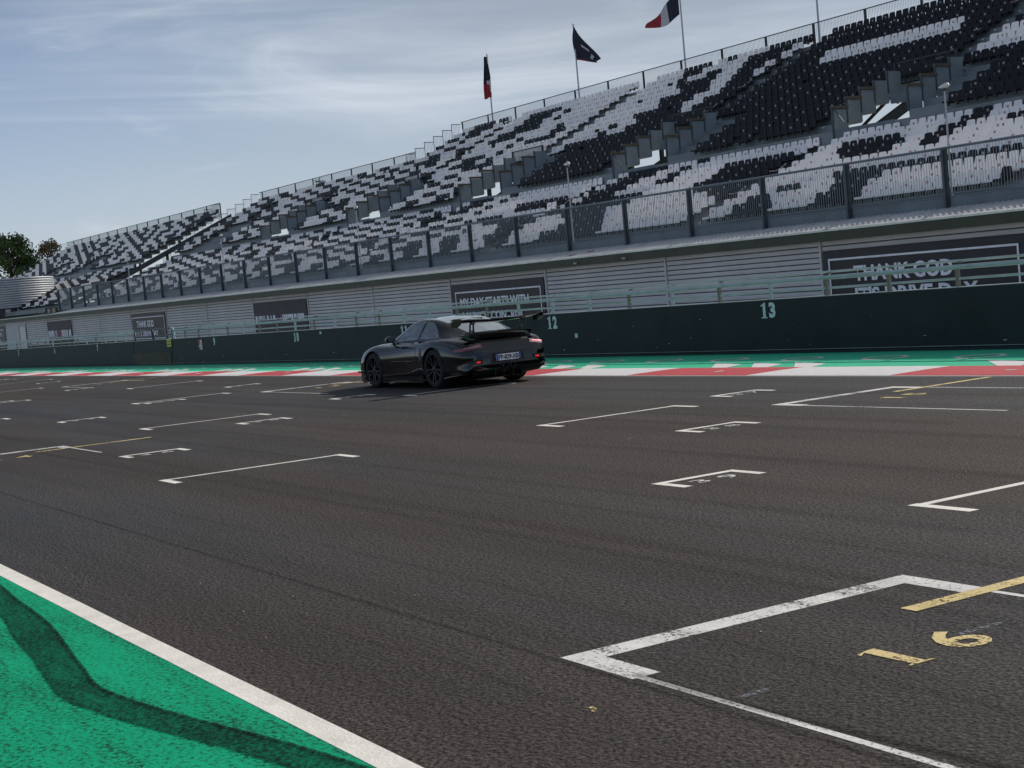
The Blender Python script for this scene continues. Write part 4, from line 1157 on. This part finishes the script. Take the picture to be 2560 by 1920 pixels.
def on_body(y, z, d, off=.004):
    """point on the body hit by a ray travelling along d, pushed out by off"""
    o_ = Vector((0 if abs(d[0]) < .5 else -3*d[0], y, z)) if abs(d[0]) > .5 else None
    hit, nrm, _, _ = bvh.ray_cast(Vector((-3.0, y, z)) if d[0] > .5 else Vector((y, -3*d[1], z)), Vector(d))
    if hit is None: return None
    if nrm.dot(Vector(d)) > 0: nrm = -nrm
    return hit + nrm*off
def patch(name, m, outline, d, off=.004, nu=10, nv=5, parent=None):
    """outline: 4 corners (a0,a1,a2,a3) in (first, z); d=(1,0,0): seen from behind (first=y); d=(0,s,0): from the side (first=x)"""
    a, b_, c, e = [np.array(q, float) for q in outline]
    rows = []
    for i in range(nv+1):
        v = i/nv; r = []
        for j in range(nu+1):
            u = j/nu; p = (1-v)*((1-u)*a+u*b_) + v*((1-u)*e+u*c)
            h = on_body(p[0], p[1], d, off)
            if h is None: h = Vector(rows[-1][j]) if rows else Vector((-1.1, p[0], p[1]))
            r.append(h)
        rows.append(r)
    q = MB(); q.grid(rows)
    return q.build(name, m, parent or car, True)

# greenhouse
GH = [(-.66,.930,.42,.915,.76,.84), (-.42,1.020,.46,.985,.80,.855), (-.12,1.130,.50,1.075,.815,.865), (.15,1.212,.52,1.152,.80,.865), (.45,1.266,.53,1.212,.775,.86), (.80,1.290,.535,1.240,.75,.855), (1.12,1.280,.535,1.232,.74,.845), (1.40,1.225,.53,1.180,.73,.845), (1.70,1.115,.52,1.075,.72,.845), (1.95,1.005,.53,.975,.71,.85), (2.12,.905,.55,.895,.70,.85)]
GX = [g_[0] for g_ in GH]
def ghsec(x, n=12):
    zc, yr, zr, yb, zb = [interp(GX, [g_[i] for g_ in GH], x) for i in range(1, 6)]
    return cr([(0, zc), (yr*.55, zc-.35*(zc-zr)), (yr, zr), (yr+.55*(yb-yr)+.012, zr-.5*(zr-zb)), (yb, zb)], n)
NX, NV = 150, 48
xg = np.linspace(-.66, 2.12, NX+1); gsec = [ghsec(x) for x in xg]
def classify(x, v):
    if v < .485:
        if x > 1.36 + .10*v*0 and x < 2.06: return 'windscreen'
        if -.54 < x < .05 - .25*(v/.45)**2 and v < .44: return 'rear_window'
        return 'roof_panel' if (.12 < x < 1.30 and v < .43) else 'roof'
    t = (v-.55)/(.94-.55)
    if 0 <= t <= 1:
        xf = 1.30 + .56*t - .03
        xr = .02 + .42*(1-t)**2 if t < .9 else .02 + .3*(t-.9)
        if x < xf and x > xr:
            if .67 < x - .10*t < .76: return 'roof'
            return 'door_window' if x - .10*t > .71 else 'quarter_window'
    return 'roof'
parts = {}
for i in range(NX):
    for j in range(NV):
        k = classify((xg[i]+xg[i+1])/2, (j+.5)/NV); parts.setdefault(k, []).append((i, j))
def ghpt(i, j, s): return (xg[i], s*gsec[i][j][0], gsec[i][j][1])
for k, cells in parts.items():
    groups = [(1, -1)] if k in ('roof', 'roof_panel', 'windscreen', 'rear_window') else [(1,), (-1,)]
    for g_ in groups:
        q = MB()
        for s in g_:
            for i, j in cells:
                f = [ghpt(i, j, s), ghpt(i+1, j, s), ghpt(i+1, j+1, s), ghpt(i, j+1, s)]
                q.face(f if s > 0 else list(reversed(f)))
        o = q.build(k, {'roof': M['roof_paint'], 'roof_panel': M['roof_sheen'], 'rear_window': M['rear_glass']}.get(k, M['glass']), car, True)
        bm = bmesh.new(); bm.from_mesh(o.data); bmesh.ops.remove_doubles(bm, verts=bm.verts, dist=.0008); bmesh.ops.recalc_face_normals(bm, faces=bm.faces); bm.to_mesh(o.data); bm.free()
        o.data.polygons.foreach_set('use_smooth', [True]*len(o.data.polygons))
# interior: seats, roll bar, steering wheel
for s in (-.37, .37):
    q = MB(); q.box(.62, 1.1, s-.24, s+.24, .80, .92); q.box(.50, .64, s-.25, s+.25, .86, 1.12); q.box(.50, .60, s-.13, s+.13, 1.12, 1.2); q.build('bucket_seat', M['interior'], car)
q = MB(); q.tube([(.25,-.62,.86),(.22,-.5,1.14),(.20,-.3,1.2),(.20,.3,1.2),(.22,.5,1.14),(.25,.62,.86)], .022, 8); q.tube([(.22,.45,1.15),(.24,-.45,.9)], .02, 8); q.build('roll_bar', M['caliper'], car, True)
q = MB(); q.lathe([(.165,-.012),(.18,0),(.165,.012),(.15,0),(.165,-.012)], 24, 'x', (1.48,.37,.94)); q.build('steering_wheel', M['interior'], car, True)

# wheels
def wheel(x, s, r, w, rim_r):
    wh = empty('wheel', (x, 0, r)); wh.parent = car
    y1 = s*.935 if x < 1 else s*.915
    y0 = y1 - s*w
    q = MB(); q.lathe([(rim_r, y0), (r-.03, y0), (r-.008, y0+s*.03), (r, y0+s*.06), (r, y1-s*.06), (r-.008, y1-s*.03), (r-.03, y1-s*.004), (rim_r+.012, y1), (rim_r, y1-s*.004)], 48, 'y'); q.build('tyre', M['tyre'], wh, True)
    q = MB(); q.lathe([(rim_r, y1-s*.006), (rim_r-.012, y1-s*.002), (rim_r-.022, y1-s*.02), (rim_r-.03, y1-s*.06), (rim_r-.04, y0+s*.02)], 48, 'y'); q.build('rim', M['rim'], wh, True)
    for k in range(10):
        a = 2*pi*k/10 + (.09 if k % 2 else -.09)
        q = MB(); c_, s_ = cos(a), sin(a)
        p0 = Vector((.05*c_, y1-s*.035, .05*s_)); p1 = Vector(((rim_r-.02)*c_, y1-s*.018, (rim_r-.02)*s_))
        q.beam(p0, p1, .028, .022, up=(0,1,0)); q.build('spoke', M['rim'], wh)
    q = MB(); q.lathe([(0, y1-s*.012), (.04, y1-s*.012), (.055, y1-s*.03), (.06, y1-s*.05)], 16, 'y'); q.build('centre_lock', M['caliper'], wh, True)
    q = MB(); q.lathe([(.05, y1-s*.10), (.185, y1-s*.10), (.185, y1-s*.13), (.05, y1-s*.13)], 32, 'y'); q.build('brake_disc', M['caliper'], wh, True)
    return wh
for s in (1, -1):
    wheel(FA, s, .345, .25, .258); wheel(RA, s, .362, .31, .272)
# arch lips
for xa, ra, za in ((FA, .382, .345), (RA, .398, .362)):
    for s in (1, -1):
        pts = []
        for k in range(25):
            a = radians(-12 + 204*k/24); x_, z_ = xa+ra*cos(a), za+ra*sin(a)
            h = on_body(x_, max(z_, .24), (0, -s, 0), .0)
            if h is not None: pts.append((x_, h.y*1.002, max(z_, .16)))
        q = MB(); q.tube(pts, .013, 6); q.build('arch_lip', M['car_trim'], car, True)
# ducktail on the engine lid
q = MB(); rows = []
for y in np.linspace(-.66, .66, 25):
    e = 1-(abs(y)/.66)**3
    rows.append([(-.52, y, .935), (-.72, y, .925+.012*e), (-.90, y, .928+.022*e), (-1.035+.10*(abs(y)/.66)**2.2, y, .945+.022*e), (-1.045+.10*(abs(y)/.66)**2.2, y, .932+.02*e), (-1.00+.10*(abs(y)/.66)**2.2, y, .875), (-.93, y, .84)])
q.grid(rows); q.face(rows[0]); q.face(list(reversed(rows[-1]))); q.build('ducktail', M['car_paint'], car, True)
for s in (1, -1):
    q = MB(); q.box(-.70, -.50, s*.16 if s > 0 else -.50, .50 if s > 0 else -.16, .936, .956); q.build('lid_vent', M['car_trim'], car)
    for j in range(4):
        q = MB(); q.box(-.69+.05*j, -.665+.05*j, .17 if s > 0 else -.49, .49 if s > 0 else -.17, .957, .967); q.build('vent_fin', M['car_trim'], car)
# rear wing
wg = empty('rear_wing', (-.86, 0, .92)); wg.parent = car
q = MB(); rows = []
for y in np.linspace(-.86, .86, 33):
    e = (abs(y)/.86); zc = 1.145 + .022*e**2 - .02*(1-e)
    prof = [(.13,.0),(.10,.020),(.02,.028),(-.08,.034),(-.165,.052),(-.168,.046),(-.08,.014),(.02,-.002),(.10,-.010)]
    rows.append([(.0+px, y, zc-.92+pz) for px, pz in prof])
q.grid(rows, wrap=True); q.face(rows[0]); q.face(list(reversed(rows[-1]))); q.build('wing_blade', M['car_paint'], wg, True)
for s in (1, -1):
    q = MB()
    ol = [(p_, q_-.095) for p_, q_ in [(.16,.26),(.15,.35),(.06,.385),(-.10,.395),(-.18,.40),(-.20,.36),(-.16,.30),(-.02,.255)]]
    a = [(px, s*.862, pz) for px, pz in ol]; b_ = [(px, s*.880, pz+.004) for px, pz in ol]
    q.grid([a, b_], wrap=True); q.face(list(reversed(a))); q.face(b_); q.build('end_plate', M['car_paint'], wg)
    # upright: two legs meeting under the blade, with open windows between
    for pts in ([(.16, s*.52, .0), (.10, s*.53, .10), (.07, s*.535, .19), (.03, s*.535, .225)], [(-.02, s*.52, .01), (-.02, s*.53, .10), (-.04, s*.535, .19), (-.08, s*.535, .228)], [(.07, s*.53, .19), (.015, s*.535, .215), (-.04, s*.535, .19)], [(.11, s*.525, .08), (-.02, s*.53, .07)]):
        q = MB(); q.tube(pts, .017, 8); q.build('upright_strut', M['carbon'], wg, True)
    q = MB(); q.box(-.10, .22, s*.52-.035, s*.52+.035, -.03, .018); q.build('upright_foot', M['car_trim'], wg)
# mirrors
for s in (1, -1):
    mr = empty('door_mirror', (1.62, s*.86, .865)); mr.parent = car
    q = MB(); rings = []
    for px, k in ((-.09,.86),(-.085,1.0),(-.02,1.02),(.05,.82),(.095,.40),(.105,.05)):
        rings.append([(px, s*.07 + .092*k*cos(2*pi*i/16), .07 + .064*k*sin(2*pi*i/16)) for i in range(16)])
    q.grid(rings, wrap=True); q.face(rings[0]); q.build('shell', M['car_paint'], mr, True)
    q = MB(); q.face([(-.0915, s*.07 + .085*cos(2*pi*i/16), .07 + .058*sin(2*pi*i/16)) for i in range(16)]); q.build('mirror_glass', M['chrome'], mr)
    q = MB(); q.tube([(.0, -s*.05, -.06), (.0, -s*.01, .0), (.0, s*.03, .03)], [.03,.02,.02], 8); q.build('stalk', M['car_trim'], mr, True)
# doors, handles, intakes
for s in (1, -1):
    d = (0, -s, 0)
    dr = patch('door', M['car_paint'], [(.60,.30),(1.76,.30),(1.80,.815),(.72,.825)], d, .0035, 22, 12)
    patch('door_handle', M['car_trim'], [(.80,.735),(1.0,.735),(1.0,.765),(.80,.765)], d, .012, 6, 2, dr)
    patch('side_intake', M['car_trim'], [(.42,.56),(.55,.50),(.53,.74),(.45,.76)], d, .004, 5, 5)
    patch('sill_blade', M['carbon'], [(.44,.16),(2.05,.16),(2.05,.22),(.44,.235)], d, .018, 24, 3)
    # front fender louvre
    for j in range(4):
        pass
q = MB(); q.box(.42, 2.05, -.93, -.86, .115, .13); q.box(.42, 2.05, .86, .93, .115, .13); q.build('side_skirt', M['carbon'], car)
q = MB(); rows = []
for a in np.linspace(-1, 1, 17): rows.append([(3.46-.42*abs(a)**2.4, .88*a, .085), (3.49-.42*abs(a)**2.4, .88*a, .10), (3.2-.3*abs(a)**2.4, .86*a, .115)])
q.grid(rows); q.build('front_splitter', M['carbon'], car)
for s in (1, -1):
    q = MB(); q.hexa([(2.92, s*.87, .30), (3.12, s*.80, .30), (3.10, s*.93, .30), (2.90, s*.96, .30), (2.92, s*.87, .315), (3.12, s*.80, .33), (3.10, s*.93, .34), (2.90, s*.96, .33)]); q.build('dive_plane', M['carbon'], car)
# rear: lamps, plate, bumper slots, diffuser, exhaust
R_ = (1, 0, 0)
for s in (1, -1):
    tl = patch('tail_lamp', M['lamp_red'] if s > 0 else M['lamp_clear'], [(s*.50,.700),(s*.905,.648),(s*.90,.695),(s*.52,.765)], R_, .006, 14, 4)  # right lens is pale, with sun glare put into its colour
    patch('lamp_strip', M['lamp_clear'] if s > 0 else M['tail_glare'], [(s*.55,.722),(s*.82,.690),(s*.82,.706),(s*.56,.738)], R_, .012, 10, 2, tl)
    patch('reflector', M['fog_glow'], [(s*.58,.432),(s*.66,.428),(s*.66,.455),(s*.58,.458)], R_, .010, 5, 2)
    patch('bumper_slot', M['car_trim'], [(s*.54,.41),(s*.80,.42),(s*.83,.475),(s*.52,.49)], R_, .004, 10, 3)
patch('lamp_bar', M['car_trim'], [(-.50,.775),(.50,.775),(.50,.80),(-.50,.80)], R_, .005, 20, 2)
pl = empty('number_plate', (-1.125, 0, .492)); pl.parent = car
patch('plate_recess', M['car_trim'], [(-.36,.415),(.36,.415),(.31,.575),(-.31,.575)], R_, .005, 14, 5)
q = MB(); q.box(-.012, .0, -.26, .26, -.056, .056); q.build('plate', M['plate_white'], pl)
q = MB(); q.box(-.0135, -.0121, .215, .2595, -.0555, .0555); q.build('blue_band', M['plate_blue'], pl)
q = MB(); q.box(-.0135, -.0121, -.2595, -.215, -.0555, .0555); q.build('blue_band', M['plate_blue'], pl)
me = text_mesh('FP-829-XB', .415, .085, .035); me.materials.append(M['plate_ink'])
o = obj('lettering', me, pl); o.matrix_local = Matrix(((0, 1, 0, -.0145), (-1, 0, 0, 0), (0, 0, 1, 0), (0, 0, 0, 1)))
q = MB(); rows = []
for y in np.linspace(-.80, .80, 21):
    b_ = .06*(abs(y)/.8)**3
    rows.append([(-1.10+b_, y, .405), (-1.135+b_, y, .395), (-1.14+b_, y, .375), (-1.10+b_, y, .36)])
q.grid(rows); q.build('bumper_blade', M['car_paint'], car, True)
q = MB(); rows = []
for y in np.linspace(-.74, .74, 21):
    rows.append([(-1.10+.05*(abs(y)/.74)**3, y, .345), (-1.07, y, .25), (-.95, y, .19), (-.5, y, .14)])
q.grid(rows); q.build('diffuser', M['car_trim'], car, True)
for y in (-.28, -.10, .10, .28):
    q = MB(); q.box(-1.09, -.8, y-.006, y+.006, .15, .29); q.build('diffuser_fin', M['car_trim'], car)
for y in (-.075, .075):
    q = MB(); q.lathe([(.040,-1.0),(.048,-1.15),(.056,-1.155),(.056,-1.0)], 24, 'x', (0, y, .335)); q.lathe([(0,-1.08),(.042,-1.08)], 24, 'x', (0, y, .335)); q.build('exhaust_pipe', M['car_trim'], car, True)
q = MB(); q.box(-.75, .5, -.5, .5, .12, .15); q.build('undertray', M['car_trim'], car)
